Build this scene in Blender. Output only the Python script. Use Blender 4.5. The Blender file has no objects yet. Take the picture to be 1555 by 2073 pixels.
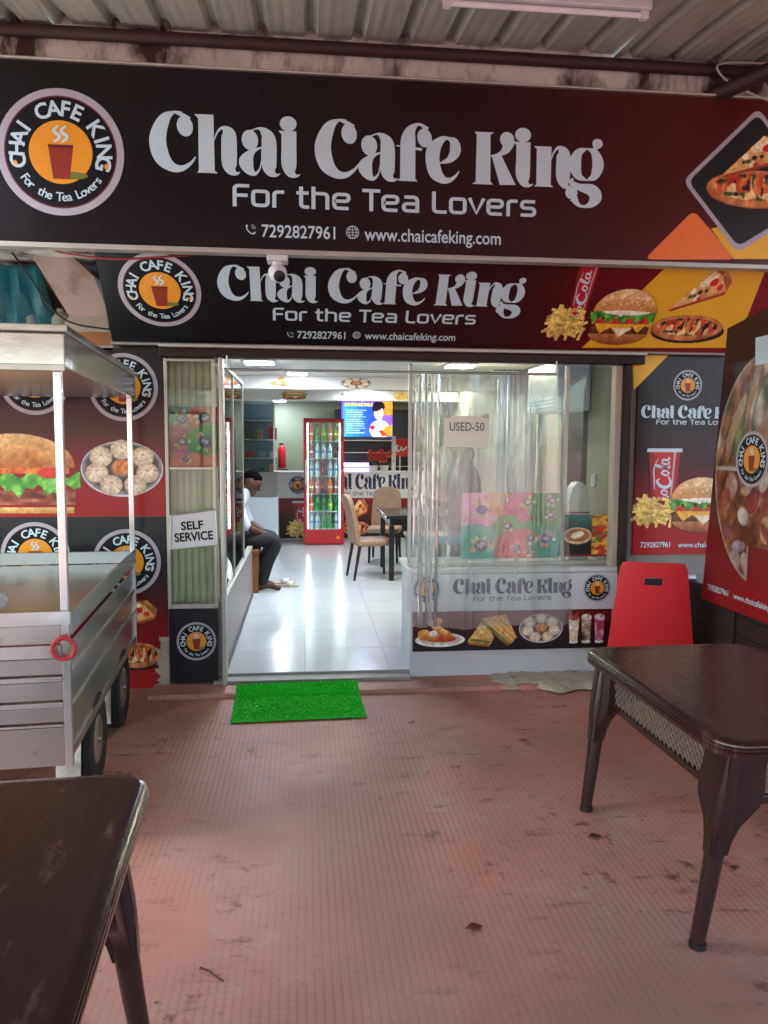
import bpy, bmesh, math, random
import numpy as np
from mathutils import Vector, Matrix
random.seed(7); np.random.seed(7)
SC = bpy.context.scene; COL = SC.collection
R = math.radians
# ---------------------------------------------------------------- camera
FPX, PW, PH = 1550.0, 1555.0, 2073.0
YAW, PITCH, ROLL, CAMZ = 5.9, 5.0, 0.3, 1.65
def cam_axes():
    y, p, r = R(YAW), R(PITCH), R(ROLL)
    f = Vector((math.sin(y)*math.cos(p), math.cos(y)*math.cos(p), -math.sin(p)))
    rt = Vector((math.cos(y), -math.sin(y), 0)); up = rt.cross(f)
    return rt*math.cos(r)+up*math.sin(r), up*math.cos(r)-rt*math.sin(r), f
CR, CU, CF = cam_axes(); CC = Vector((0, 0, CAMZ))
cd = bpy.data.cameras.new('camera'); cam = bpy.data.objects.new('camera', cd); COL.objects.link(cam)
cd.sensor_fit = 'VERTICAL'; cd.sensor_height = 24; cd.lens = 24*FPX/PH; cd.clip_start = 0.05; cd.clip_end = 2000
M = Matrix((CR, CU, -CF)).transposed().to_4x4(); M.translation = CC; cam.matrix_world = M
SC.camera = cam
# ---------------------------------------------------------------- sky, sun, exposure
SUN_EL, SUN_AZ = 52, 248          # hazy sun out to the left of the canopy
w = bpy.data.worlds.new('World'); SC.world = w; w.use_nodes = True
nt = w.node_tree; bg = nt.nodes['Background']; sk = nt.nodes.new('ShaderNodeTexSky')
sk.sky_type = 'NISHITA'; sk.sun_disc = False; sk.sun_elevation = R(SUN_EL); sk.sun_rotation = R(SUN_AZ)
sk.air_density = 1.0; sk.dust_density = 2.2
nt.links.new(sk.outputs[0], bg.inputs[0]); bg.inputs[1].default_value = 0.15
sl = bpy.data.lights.new('sun', 'SUN'); sl.energy = 1.2; sl.angle = R(45); sl.color = (1, .98, .95)
so = bpy.data.objects.new('sun', sl); COL.objects.link(so)
sd = Vector((math.sin(R(SUN_AZ))*math.cos(R(SUN_EL)), math.cos(R(SUN_AZ))*math.cos(R(SUN_EL)), math.sin(R(SUN_EL))))
so.rotation_euler = sd.to_track_quat('Z', 'Y').to_euler(); so.location = (-4, -6, 8)
SC.view_settings.view_transform = 'Standard'; SC.view_settings.look = 'None'
SC.view_settings.exposure = 2.55; SC.view_settings.gamma = 1
LAMP = 42.0                       # emission of the shop's ceiling lamps
# ---------------------------------------------------------------- helpers
def s2l(c):
    c = np.asarray(c, float)
    return np.where(c <= .04045, c/12.92, ((c+.055)/1.055)**2.4)
def hexc(h): return tuple(float(v) for v in s2l([int(h[i:i+2], 16)/255 for i in (0, 2, 4)]))
def ray(px, py): return CF+CR*((px-PW/2)/FPX)+CU*((PH/2-py)/FPX)
def at(px, py, X=None, Y=None, Z=None):
    d = ray(px, py)
    t = X/d.x if X is not None else (Y/d.y if Y is not None else (Z-CAMZ)/d.z)
    return CC+d*t
class Pl:                          # a flat board in the place: origin, right, up, outward normal
    def __init__(s, o, ux, uy):
        s.o = Vector(o); s.ux = Vector(ux).normalized(); s.uy = Vector(uy).normalized(); s.n = s.ux.cross(s.uy)
    def uv(s, px, py):
        d = ray(px, py); t = (s.o-CC).dot(s.n)/d.dot(s.n); p = CC+d*t-s.o
        return p.dot(s.ux), p.dot(s.uy)
    def pt(s, u, v, off=0): return s.o+s.ux*u+s.uy*v+s.n*off
    def mat(s, u, v, sx=1, sy=None, off=0, rot=0):
        sy = sx if sy is None else sy
        m = Matrix((s.ux, s.uy, s.n)).transposed().to_4x4(); m.translation = s.pt(u, v, off)
        return m @ Matrix.Rotation(rot, 4, 'Z') @ Matrix.Diagonal((sx, sy, 1, 1))
MATS = {}
def mat(name, col, rough=.5, metal=0, var=.12, scale=6, bump=0, bscale=60, emit=0, alpha=1, trans=0, spec=.5, dirt=None, dscale=2, dth=.55, stretch=None, coat=0):
    if name in MATS: return MATS[name]
    m = bpy.data.materials.new(name); m.use_nodes = True; n = m.node_tree; b = n.nodes['Principled BSDF']; L = n.links.new
    c = hexc(col) if isinstance(col, str) else col
    b.inputs['Roughness'].default_value = rough; b.inputs['Metallic'].default_value = metal
    b.inputs['Specular IOR Level'].default_value = spec; b.inputs['Alpha'].default_value = alpha
    b.inputs['Transmission Weight'].default_value = trans; b.inputs['Coat Weight'].default_value = coat
    tc = n.nodes.new('ShaderNodeTexCoord'); mp = n.nodes.new('ShaderNodeMapping'); L(tc.outputs['Object'], mp.inputs[0])
    if stretch: mp.inputs['Scale'].default_value = stretch
    no = n.nodes.new('ShaderNodeTexNoise'); no.inputs['Scale'].default_value = scale; no.inputs['Detail'].default_value = 6; L(mp.outputs[0], no.inputs[0])
    mx = n.nodes.new('ShaderNodeMix'); mx.data_type = 'RGBA'; L(no.outputs[0], mx.inputs[0])
    mx.inputs[6].default_value = (*[v*(1-var*1.6) for v in c], 1); mx.inputs[7].default_value = (*[min(1, v*(1+var*1.6)) for v in c], 1)
    out = mx.outputs[2]
    if dirt:
        d2 = n.nodes.new('ShaderNodeTexNoise'); d2.inputs['Scale'].default_value = dscale; d2.inputs['Detail'].default_value = 9; d2.inputs['Roughness'].default_value = .65; L(mp.outputs[0], d2.inputs[0])
        rp = n.nodes.new('ShaderNodeValToRGB'); rp.color_ramp.elements[0].position = dth; rp.color_ramp.elements[1].position = min(1, dth+.16); L(d2.outputs[0], rp.inputs[0])
        m2 = n.nodes.new('ShaderNodeMix'); m2.data_type = 'RGBA'; L(rp.outputs[0], m2.inputs[0]); L(out, m2.inputs[6]); m2.inputs[7].default_value = (*hexc(dirt), 1); out = m2.outputs[2]
    L(out, b.inputs['Base Color'])
    if bump:
        bn = n.nodes.new('ShaderNodeTexNoise'); bn.inputs['Scale'].default_value = bscale; bn.inputs['Detail'].default_value = 4; L(mp.outputs[0], bn.inputs[0])
        bp = n.nodes.new('ShaderNodeBump'); bp.inputs['Strength'].default_value = bump; bp.inputs['Distance'].default_value = .01; L(bn.outputs[0], bp.inputs['Height']); L(bp.outputs[0], b.inputs['Normal'])
    if emit:
        b.inputs['Emission Strength'].default_value = emit; b.inputs['Emission Color'].default_value = (*c, 1)
    MATS[name] = m; return m
def mat_grad(name, stops, axis=0, rough=.3, spec=.5, bump=.0):
    spec *= .75; rough += .03
    m = bpy.data.materials.new(name); m.use_nodes = True; n = m.node_tree; b = n.nodes['Principled BSDF']; L = n.links.new
    tc = n.nodes.new('ShaderNodeTexCoord'); sp = n.nodes.new('ShaderNodeSeparateXYZ'); L(tc.outputs['Generated'], sp.inputs[0])
    rp = n.nodes.new('ShaderNodeValToRGB'); cr = rp.color_ramp
    while len(cr.elements) < len(stops): cr.elements.new(.5)
    for e, (p, c) in zip(cr.elements, stops): e.position = p; e.color = (*hexc(c), 1)
    L(sp.outputs[axis], rp.inputs[0]); L(rp.outputs[0], b.inputs['Base Color'])
    b.inputs['Roughness'].default_value = rough; b.inputs['Specular IOR Level'].default_value = spec
    no = n.nodes.new('ShaderNodeTexNoise'); no.inputs['Scale'].default_value = 3.5; L(tc.outputs['Object'], no.inputs[0])
    bp = n.nodes.new('ShaderNodeBump'); bp.inputs['Strength'].default_value = .25; bp.inputs['Distance'].default_value = .02; L(no.outputs[0], bp.inputs['Height']); L(bp.outputs[0], b.inputs['Normal'])
    MATS[name] = m; return m
def mat_attr(name, rough=.35, emit=0):
    m = bpy.data.materials.new(name); m.use_nodes = True; n = m.node_tree; b = n.nodes['Principled BSDF']
    a = n.nodes.new('ShaderNodeAttribute'); a.attribute_name = 'Col'; n.links.new(a.outputs[0], b.inputs['Base Color'])
    b.inputs['Roughness'].default_value = rough
    if emit: n.links.new(a.outputs[0], b.inputs['Emission Color']); b.inputs['Emission Strength'].default_value = emit
    MATS[name] = m; return m
def glass_mat(name, tint=(1, 1, 1), alpha=.12, rough=.02, white=.0):
    m = bpy.data.materials.new(name); m.use_nodes = True; n = m.node_tree; L = n.links.new
    n.nodes.remove(n.nodes['Principled BSDF']); out = n.nodes['Material Output']
    tr = n.nodes.new('ShaderNodeBsdfTransparent'); tr.inputs[0].default_value = (*tint, 1)
    gl = n.nodes.new('ShaderNodeBsdfGlossy'); gl.inputs['Roughness'].default_value = rough
    fr = n.nodes.new('ShaderNodeFresnel'); fr.inputs[0].default_value = 1.5
    ad = n.nodes.new('ShaderNodeMath'); ad.operation = 'MULTIPLY_ADD'; L(fr.outputs[0], ad.inputs[0]); ad.inputs[1].default_value = .9; ad.inputs[2].default_value = alpha; ad.use_clamp = True
    mx = n.nodes.new('ShaderNodeMixShader'); L(ad.outputs[0], mx.inputs[0]); L(tr.outputs[0], mx.inputs[1]); L(gl.outputs[0], mx.inputs[2])
    last = mx
    if white:
        df = n.nodes.new('ShaderNodeBsdfDiffuse'); df.inputs[0].default_value = (.8, .87, .85, 1)
        tl = n.nodes.new('ShaderNodeBsdfTranslucent'); tl.inputs[0].default_value = (.8, .87, .85, 1)
        m3 = n.nodes.new('ShaderNodeMixShader'); m3.inputs[0].default_value = .5; L(df.outputs[0], m3.inputs[1]); L(tl.outputs[0], m3.inputs[2])
        m2 = n.nodes.new('ShaderNodeMixShader'); L(mx.outputs[0], m2.inputs[1]); L(m3.outputs[0], m2.inputs[2])
        tc = n.nodes.new('ShaderNodeTexCoord'); mp = n.nodes.new('ShaderNodeMapping'); mp.inputs['Scale'].default_value = (9, 9, .5); L(tc.outputs['Object'], mp.inputs[0])
        no = n.nodes.new('ShaderNodeTexNoise'); no.inputs['Scale'].default_value = 1.0; no.inputs['Detail'].default_value = 4; L(mp.outputs[0], no.inputs[0])
        mr = n.nodes.new('ShaderNodeMapRange'); mr.inputs[1].default_value = .35; mr.inputs[2].default_value = .75; mr.inputs[3].default_value = white*.8; mr.inputs[4].default_value = white*1.7; L(no.outputs[0], mr.inputs[0]); L(mr.outputs[0], m2.inputs[0])
        m4 = n.nodes.new('ShaderNodeMapping'); m4.inputs['Scale'].default_value = (16, 16, 2.2); m4.inputs['Rotation'].default_value = (0, .12, 0); L(tc.outputs['Object'], m4.inputs[0]); n2 = n.nodes.new('ShaderNodeTexNoise'); n2.inputs['Scale'].default_value = 1.0; n2.inputs['Detail'].default_value = 3; L(m4.outputs[0], n2.inputs[0])
        bp = n.nodes.new('ShaderNodeBump'); bp.inputs['Strength'].default_value = .8; bp.inputs['Distance'].default_value = .02; L(n2.outputs[0], bp.inputs['Height']); L(bp.outputs[0], gl.inputs['Normal']); L(bp.outputs[0], df.inputs['Normal'])
        last = m2
    L(last.outputs[0], out.inputs[0]); MATS[name] = m; return m
def wmat(o):
    m = o.matrix_basis.copy()
    while o.parent: o = o.parent; m = o.matrix_basis @ m
    return m
def tag(o, label=None, cat=None, group=None, kind=None):
    if label: o['label'] = label
    if cat: o['category'] = cat
    if group: o['group'] = group
    if kind: o['kind'] = kind
    return o
def thing(name, label, cat, loc=(0, 0, 0), rz=0, group=None):
    o = bpy.data.objects.new(name, None); COL.objects.link(o); o.empty_display_size = .05
    o.matrix_basis = Matrix.Translation(loc) @ Matrix.Rotation(rz, 4, 'Z')
    return tag(o, label, cat, group)
def link(name, me, parent=None, M=None, local=False):
    o = bpy.data.objects.new(name, me); COL.objects.link(o)
    M = M or Matrix.Identity(4)
    if parent is not None:
        o.parent = parent
        if not local: M = wmat(parent).inverted() @ M
    o.matrix_basis = M; return o
class MB:
    def __init__(s): s.v = []; s.f = []; s.m = []; s.mi = 0; s.z = 0
    def add(s, vs, fs):
        k = len(s.v); s.v += [tuple(v) for v in vs]
        for f in fs: s.f.append([i+k for i in f]); s.m.append(s.mi)
        return s
    def box(s, a, b, M=None):
        (x0, y0, z0), (x1, y1, z1) = a, b
        v = [Vector(p) for p in ((x0, y0, z0), (x1, y0, z0), (x1, y1, z0), (x0, y1, z0), (x0, y0, z1), (x1, y0, z1), (x1, y1, z1), (x0, y1, z1))]
        if M: v = [M @ p for p in v]
        return s.add(v, [(0, 3, 2, 1), (4, 5, 6, 7), (0, 1, 5, 4), (1, 2, 6, 5), (2, 3, 7, 6), (3, 0, 4, 7)])
    def bbox(s, a, b, r=.01, M=None):   # box with bevelled edges
        bm = bmesh.new(); bmesh.ops.create_cube(bm, size=1)
        c = [(a[i]+b[i])/2 for i in range(3)]; d = [b[i]-a[i] for i in range(3)]
        for v in bm.verts: v.co = Vector([c[i]+v.co[i]*d[i] for i in range(3)])
        bmesh.ops.bevel(bm, geom=list(bm.edges), offset=min(r, min(abs(x) for x in d)*.45), segments=2, profile=.5, affect='EDGES')
        bm.verts.index_update(); vs = [v.co.copy() for v in bm.verts]
        if M: vs = [M @ p for p in vs]
        s.add(vs, [[v.index for v in f.verts] for f in bm.faces]); bm.free(); return s
    def tube(s, pts, r, n=10, cap=True):
        pts = [Vector(p) for p in pts]; rs = r if isinstance(r, (list, tuple)) else [r]*len(pts); k = len(s.v); vs = []
        prev = None
        for i, p in enumerate(pts):
            t = (pts[min(i+1, len(pts)-1)]-pts[max(i-1, 0)]).normalized()
            a = prev-t*prev.dot(t) if prev is not None else (Vector((0, 0, 1)) if abs(t.z) < .9 else Vector((1, 0, 0)))
            a = (a-t*a.dot(t)).normalized(); prev = a; b = t.cross(a)
            for j in range(n): an = 2*math.pi*j/n; vs.append(p+(a*math.cos(an)+b*math.sin(an))*rs[i])
        fs = [(i*n+j, i*n+(j+1) % n, (i+1)*n+(j+1) % n, (i+1)*n+j) for i in range(len(pts)-1) for j in range(n)]
        if cap: fs += [tuple(range(n))[::-1], tuple((len(pts)-1)*n+j for j in range(n))]
        return s.add(vs, fs)
    def lathe(s, prof, n=16, M=None):   # prof: (radius, z)
        vs = []
        for r, z in prof:
            for j in range(n): a = 2*math.pi*j/n; vs.append(Vector((r*math.cos(a), r*math.sin(a), z)))
        if M: vs = [M @ v for v in vs]
        fs = [(i*n+j, i*n+(j+1) % n, (i+1)*n+(j+1) % n, (i+1)*n+j) for i in range(len(prof)-1) for j in range(n)]
        fs += [tuple(range(n))[::-1], tuple((len(prof)-1)*n+j for j in range(n))]
        return s.add(vs, fs)
    def sphere(s, c, r, n=12, M=None):
        r = (r, r, r) if not isinstance(r, (tuple, list)) else r; vs = []; m = n//2
        for i in range(m+1):
            th = math.pi*(i+.02)/(m+.04)
            for j in range(n): a = 2*math.pi*j/n; vs.append(Vector((c[0]+r[0]*math.sin(th)*math.cos(a), c[1]+r[1]*math.sin(th)*math.sin(a), c[2]+r[2]*math.cos(th))))
        if M: vs = [M @ v for v in vs]
        return s.add(vs, [(i*n+j, (i+1)*n+j, (i+1)*n+(j+1) % n, i*n+(j+1) % n) for i in range(m) for j in range(n)]+[tuple(range(n)), tuple(m*n+j for j in range(n))[::-1]])
    def poly(s, pts, z=None):          # flat polygon in local xy
        if z is None: z = s.z
        return s.add([(p[0], p[1], z) for p in pts], [tuple(range(len(pts)))])
    def prism(s, pts, z0, z1, M=None):
        n = len(pts); vs = [Vector((p[0], p[1], z0)) for p in pts]+[Vector((p[0], p[1], z1)) for p in pts]
        if M: vs = [M @ v for v in vs]
        return s.add(vs, [tuple(range(n))[::-1], tuple(n+i for i in range(n))]+[(i, (i+1) % n, n+(i+1) % n, n+i) for i in range(n)])
    def disc(s, cx, cy, rx, ry=None, n=40, a0=0, rot=0):
        ry = rx if ry is None else ry; P = []
        for i in range(n):
            a = 2*math.pi*i/n; x, y = rx*math.cos(a), ry*math.sin(a)
            P.append((cx+x*math.cos(rot)-y*math.sin(rot), cy+x*math.sin(rot)+y*math.cos(rot)))
        s.poly(P); s.z += .0002; return s
    def ring(s, cx, cy, r0, r1, n=48):
        vs = []
        for r in (r0, r1):
            for i in range(n): a = 2*math.pi*i/n; vs.append((cx+r*math.cos(a), cy+r*math.sin(a), s.z))
        s.add(vs, [(i, n+i, n+(i+1) % n, (i+1) % n) for i in range(n)][::1]); s.z += .0002; return s
    def ribbon(s, pts, smooth=True, sub=7):
        P = np.array([(p[0], p[1], p[2]) for p in pts], float)
        if smooth and len(P) > 2:
            Q = np.vstack([2*P[0]-P[1], P, 2*P[-1]-P[-2]]); out = []
            for i in range(1, len(Q)-2):
                for t in np.linspace(0, 1, sub, endpoint=False):
                    a, b, c, d = Q[i-1], Q[i], Q[i+1], Q[i+2]
                    out.append(.5*((2*b)+(-a+c)*t+(2*a-5*b+4*c-d)*t*t+(-a+3*b-3*c+d)*t**3))
            out.append(P[-1]); P = np.array(out)
        T = np.gradient(P[:, :2], axis=0); T /= np.linalg.norm(T, axis=1)[:, None]+1e-9; N = np.stack([-T[:, 1], T[:, 0]], 1)
        wd = np.maximum(P[:, 2:3], .01)/2; A = P[:, :2]+N*wd; B = P[:, :2]-N*wd; n = len(P)
        vs = [(*a, s.z) for a in A]+[(*b, s.z) for b in B]
        s.add(vs, [(n+i, n+i+1, i+1, i) for i in range(n-1)]); s.z += .0002; return s
    def mesh(s, name, mats, smooth=False, angle=None):
        me = bpy.data.meshes.new(name); me.from_pydata(s.v, [], s.f)
        for m in (mats if isinstance(mats, (list, tuple)) else [mats]): me.materials.append(m)
        me.polygons.foreach_set('material_index', s.m)
        if smooth:
            me.polygons.foreach_set('use_smooth', [True]*len(me.polygons))
            me.set_sharp_from_angle(angle=R(angle or 40))
        me.update(); return me
    def build(s, name, mats, parent=None, smooth=False, M=None, local=False):
        return link(name, s.mesh(name, mats, smooth), parent, M, local)
def xf(me, M):
    me = me.copy(); me.transform(M); return me
def copy_tree(o, parent=None):
    c = o.copy(); COL.objects.link(c); c.parent = parent
    for ch in list(o.children): copy_tree(ch, c)
    return c
def smoothpath(pts, sub=8):
    P = np.array(pts, float); Q = np.vstack([2*P[0]-P[1], P, 2*P[-1]-P[-2]]); out = []
    for i in range(1, len(Q)-2):
        for t in np.linspace(0, 1, sub, endpoint=False):
            a, b, c, d = Q[i-1], Q[i], Q[i+1], Q[i+2]
            out.append(.5*((2*b)+(-a+c)*t+(2*a-5*b+4*c-d)*t*t+(-a+3*b-3*c+d)*t**3))
    return [tuple(p) for p in out]+[tuple(P[-1])]
def roundrect(x0, y0, x1, y1, r, n=6):
    P = []
    for cx, cy, a0 in ((x1-r, y1-r, 0), (x0+r, y1-r, 90), (x0+r, y0+r, 180), (x1-r, y0+r, 270)):
        for i in range(n+1): a = R(a0+90*i/n); P.append((cx+r*math.cos(a), cy+r*math.sin(a)))
    return P
def roundpoly(pts, r, n=5, closed=True):
    P = [Vector((p[0], p[1])) for p in pts]; out = []; k = len(P)
    for i in range(k):
        if not closed and i in (0, k-1): out.append(tuple(P[i])); continue
        p, a, b = P[i], P[i-1], P[(i+1) % k]; da = (a-p); db = (b-p); q = min(r, da.length*.48, db.length*.48)
        s, e = p+da.normalized()*q, p+db.normalized()*q
        for j in range(n+1): t = j/n; out.append(tuple(s*(1-t)**2+p*2*t*(1-t)+e*t*t))
    return out
# ---------------------------------------------------------------- lettering
SER = {  # fat display serif: (advance, ribbons, balls, polygons)
 'C': (70.7, [[(52,98,3),(40,98.5,4),(24,86,18),(13.5,54,26),(19,24,25),(34,8,16),(50,6,10),(64,15,5),(72,26,2)], [(40,98.5,3),(52,94,7),(61,86,13)]], [(56,76,12.5,17,.15)], []),
 'h': (69, [[(31,56,1.5),(36,69,3),(44,76,6),(52,70,19),(54,58,24),(54,20,24),(57,6,16),(65,1,6),(71,4,1)]], [], [[(6,3),(3,0),(36,0),(31,4),(30,97),(0,97),(6,90)]]),
 'a': (65, [[(20,74,2),(32,78,4),(42,72,15),(48,58,23),(48,20,24),(51,6,16),(59,1,6),(66,4,1)], [(37,47,2),(22,39,9),(12,23,23),(16,9,17),(25,2,7),(33,10,2.5),(36,24,1.5)]], [(18,58,13,17,.1)], []),
 'i': (33, [[(15,70,24),(15,45,24),(15,20,24),(18,6,16),(26,1,6),(33,4,1)]], [(14,88,13.5,12.5,0)], [[(3,66),(27,66),(27,76),(-2,76),(3,70)]]),
 'f': (46, [[(16.5,3,25),(16.5,40,25),(17,70,24),(21,87,16),(31,97,6),(40,96,5),(48,89,10)], [(-3,60,2),(15,58,3),(40,55,5)]], [(44,75,12,16,.15)], [[(4,5),(0,0),(33,0),(29,5)]]),
 'e': (55, [[(40,77,3),(27,74,11),(14,58,22),(11.5,38,23),(17,16,22),(29,5,14),(41,5,8),(51,13,4),(56,21,1.5)], [(36,77.5,3),(47,70,15),(49,54,18),(40,40,11),(24,33,2)]], [], []),
 'K': (71, [[(59,84,16),(61,74,19),(55,60,13),(45,53,6),(31,49,3)]], [(58,79,12,13,0)], [[(6,4),(0,0),(36,0),(31,5),(30,86),(36,90),(3,90),(7,85)], [(33,48),(48,53),(74,1),(47,0)]]),
 'n': (55, [[(30,48,1.5),(34,60,3),(42,69,6),(50,62,19),(51,50,24),(51,20,24),(54,6,16),(60,1,6),(65,4,1)]], [], [[(5,3),(1,0),(35,0),(30,4),(30,70),(0,70),(5,65)]]),
 'g': (63, [[(37,70,2),(22,62,14),(16,42,21),(22,22,14),(37,14,2)], [(37,70,2),(50,62,14),(56,42,20),(50,22,14),(37,14,2)], [(46,66,4),(52,73,9)],
            [(13,17,3),(11,9,9),(24,2,12),(46,-3,21),(53,-15,22),(46,-27,13),(34,-32,5),(23,-29,7),(15,-18,14)]], [(54,79,9,8.5,0), (11,-9,10.5,11,0)], []),
}
def serif_mesh(text, mats):
    out = []; b = MB(); x = 0
    for ch in text:
        if ch == ' ': x += 23; out.append(b.mesh('lettering', mats)); b = MB(); continue
        adv, rib, balls, polys = SER[ch]; b.z = 0
        for P in polys: b.poly([(p[0]+x, p[1]) for p in P]); b.z += .0002
        for r_ in rib: b.ribbon([(p[0]+x, p[1], p[2]) for p in r_])
        for cx, cy, rx, ry, ro in balls: b.disc(cx+x, cy, rx, ry, 24, rot=ro)
        x += adv
    return out+[b.mesh('lettering', mats)]
TEC = {'F': (68, [[(62,92),(8,92),(8,0)], [(8,50),(56,50)]]), 'o': (78, [[(35,70),(8,70),(8,8),(62,8),(62,70),(35,70)]]), 'r': (54, [[(8,0),(8,70),(45,70)]]),
 't': (54, [[(16,98),(16,8),(46,8)], [(-2,70),(44,70)]]), 'h': (78, [[(8,100),(8,0)], [(8,70),(60,70),(60,0)]]), 'e': (78, [[(62,8),(8,8),(8,70),(62,70),(62,40),(9,40)]]),
 'T': (70, [[(-2,92),(66,92)], [(32,92),(32,0)]]), 'a': (78, [[(10,70),(60,70),(60,0)], [(60,8),(8,8),(8,40),(60,40)]]), 'L': (66, [[(8,100),(8,8),(58,8)]]),
 'v': (68, [[(2,77),(30,6),(58,77)]]), 's': (70, [[(60,70),(8,70),(8,40),(58,40),(58,8),(4,8)]])}
def tech_mesh(text, mats, wd=15):
    out = []; b = MB(); x = 0
    for ch in text:
        if ch == ' ': x += 38; out.append(b.mesh('lettering', mats)); b = MB(); continue
        adv, strokes = TEC[ch]; b.z = 0
        for st in strokes:
            P = roundpoly([(p[0]+x, p[1]) for p in st], 2 if ch == 'v' else 17, closed=False)
            Q = [P[0]]
            for p in P[1:]:
                if (Vector(p)-Vector(Q[-1])).length > 1.5: Q.append(p)
            b.ribbon([(*p, wd) for p in Q], smooth=False)
        x += adv
    return out+[b.mesh('lettering', mats)]
def recol(ms, m):
    out = []
    for me in ms: me = me.copy(); me.materials[0] = m; out.append(me)
    return out
_fc = {}
def font_mesh(text, mats, bold=0.0, name='printed_text', space=1.0):
    cu = bpy.data.curves.new('t', 'FONT'); cu.body = text; cu.offset = bold; cu.resolution_u = 3; cu.space_character = space
    o = bpy.data.objects.new('t', cu); COL.objects.link(o); bpy.context.view_layer.update()
    me = bpy.data.meshes.new_from_object(o.evaluated_get(bpy.context.evaluated_depsgraph_get()))
    bpy.data.objects.remove(o); bpy.data.curves.remove(cu); me.name = name; me.materials.clear()
    for m in (mats if isinstance(mats, list) else [mats]): me.materials.append(m)
    return me
def bounds(me):
    if isinstance(me, list): q = [bounds(m) for m in me]; return np.min([a for a, _ in q], 0), np.max([b for _, b in q], 0)
    a = np.empty(len(me.vertices)*3); me.vertices.foreach_get('co', a); a = a.reshape(-1, 3); return a.min(0), a.max(0)
def fit(me, pl, name, parent, p0, p1, off=.003):
    """print a mesh on a board so its box runs between two photo pixels (left-bottom, right-top)"""
    a, b = bounds(me); u0, v0 = pl.uv(*p0); u1, v1 = pl.uv(*p1)
    sx, sy = (u1-u0)/(b[0]-a[0]), (v1-v0)/(b[1]-a[1])
    return link(name, me, parent, pl.mat(u0-a[0]*sx, v0-a[1]*sy, sx, sy, off))
def rel(pl, me, name, parent, u0, v0, u1, v1, off=.003):
    a, b = bounds(me); sx, sy = (u1-u0)/(b[0]-a[0]), (v1-v0)/(b[1]-a[1])
    return link(name, me, parent, pl.mat(u0-a[0]*sx, v0-a[1]*sy, sx, sy, off))
def board(pl, pxs, name, mats, parent, off=.0, th=.02, px=True):
    """a real board of thickness th standing out by off from the plane"""
    P = [pl.uv(*p) if px else p for p in pxs]; b = MB(); b.prism(P, off-th, off)
    return b.build(name, mats, parent, M=pl.mat(0, 0))
def flat(pl, pxs, name, mats, parent, off=.002, px=True):
    P = [pl.uv(*p) if px else p for p in pxs]; b = MB(); b.poly(P, 0)
    return b.build(name, mats, parent, M=pl.mat(0, 0, off=off))
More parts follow.
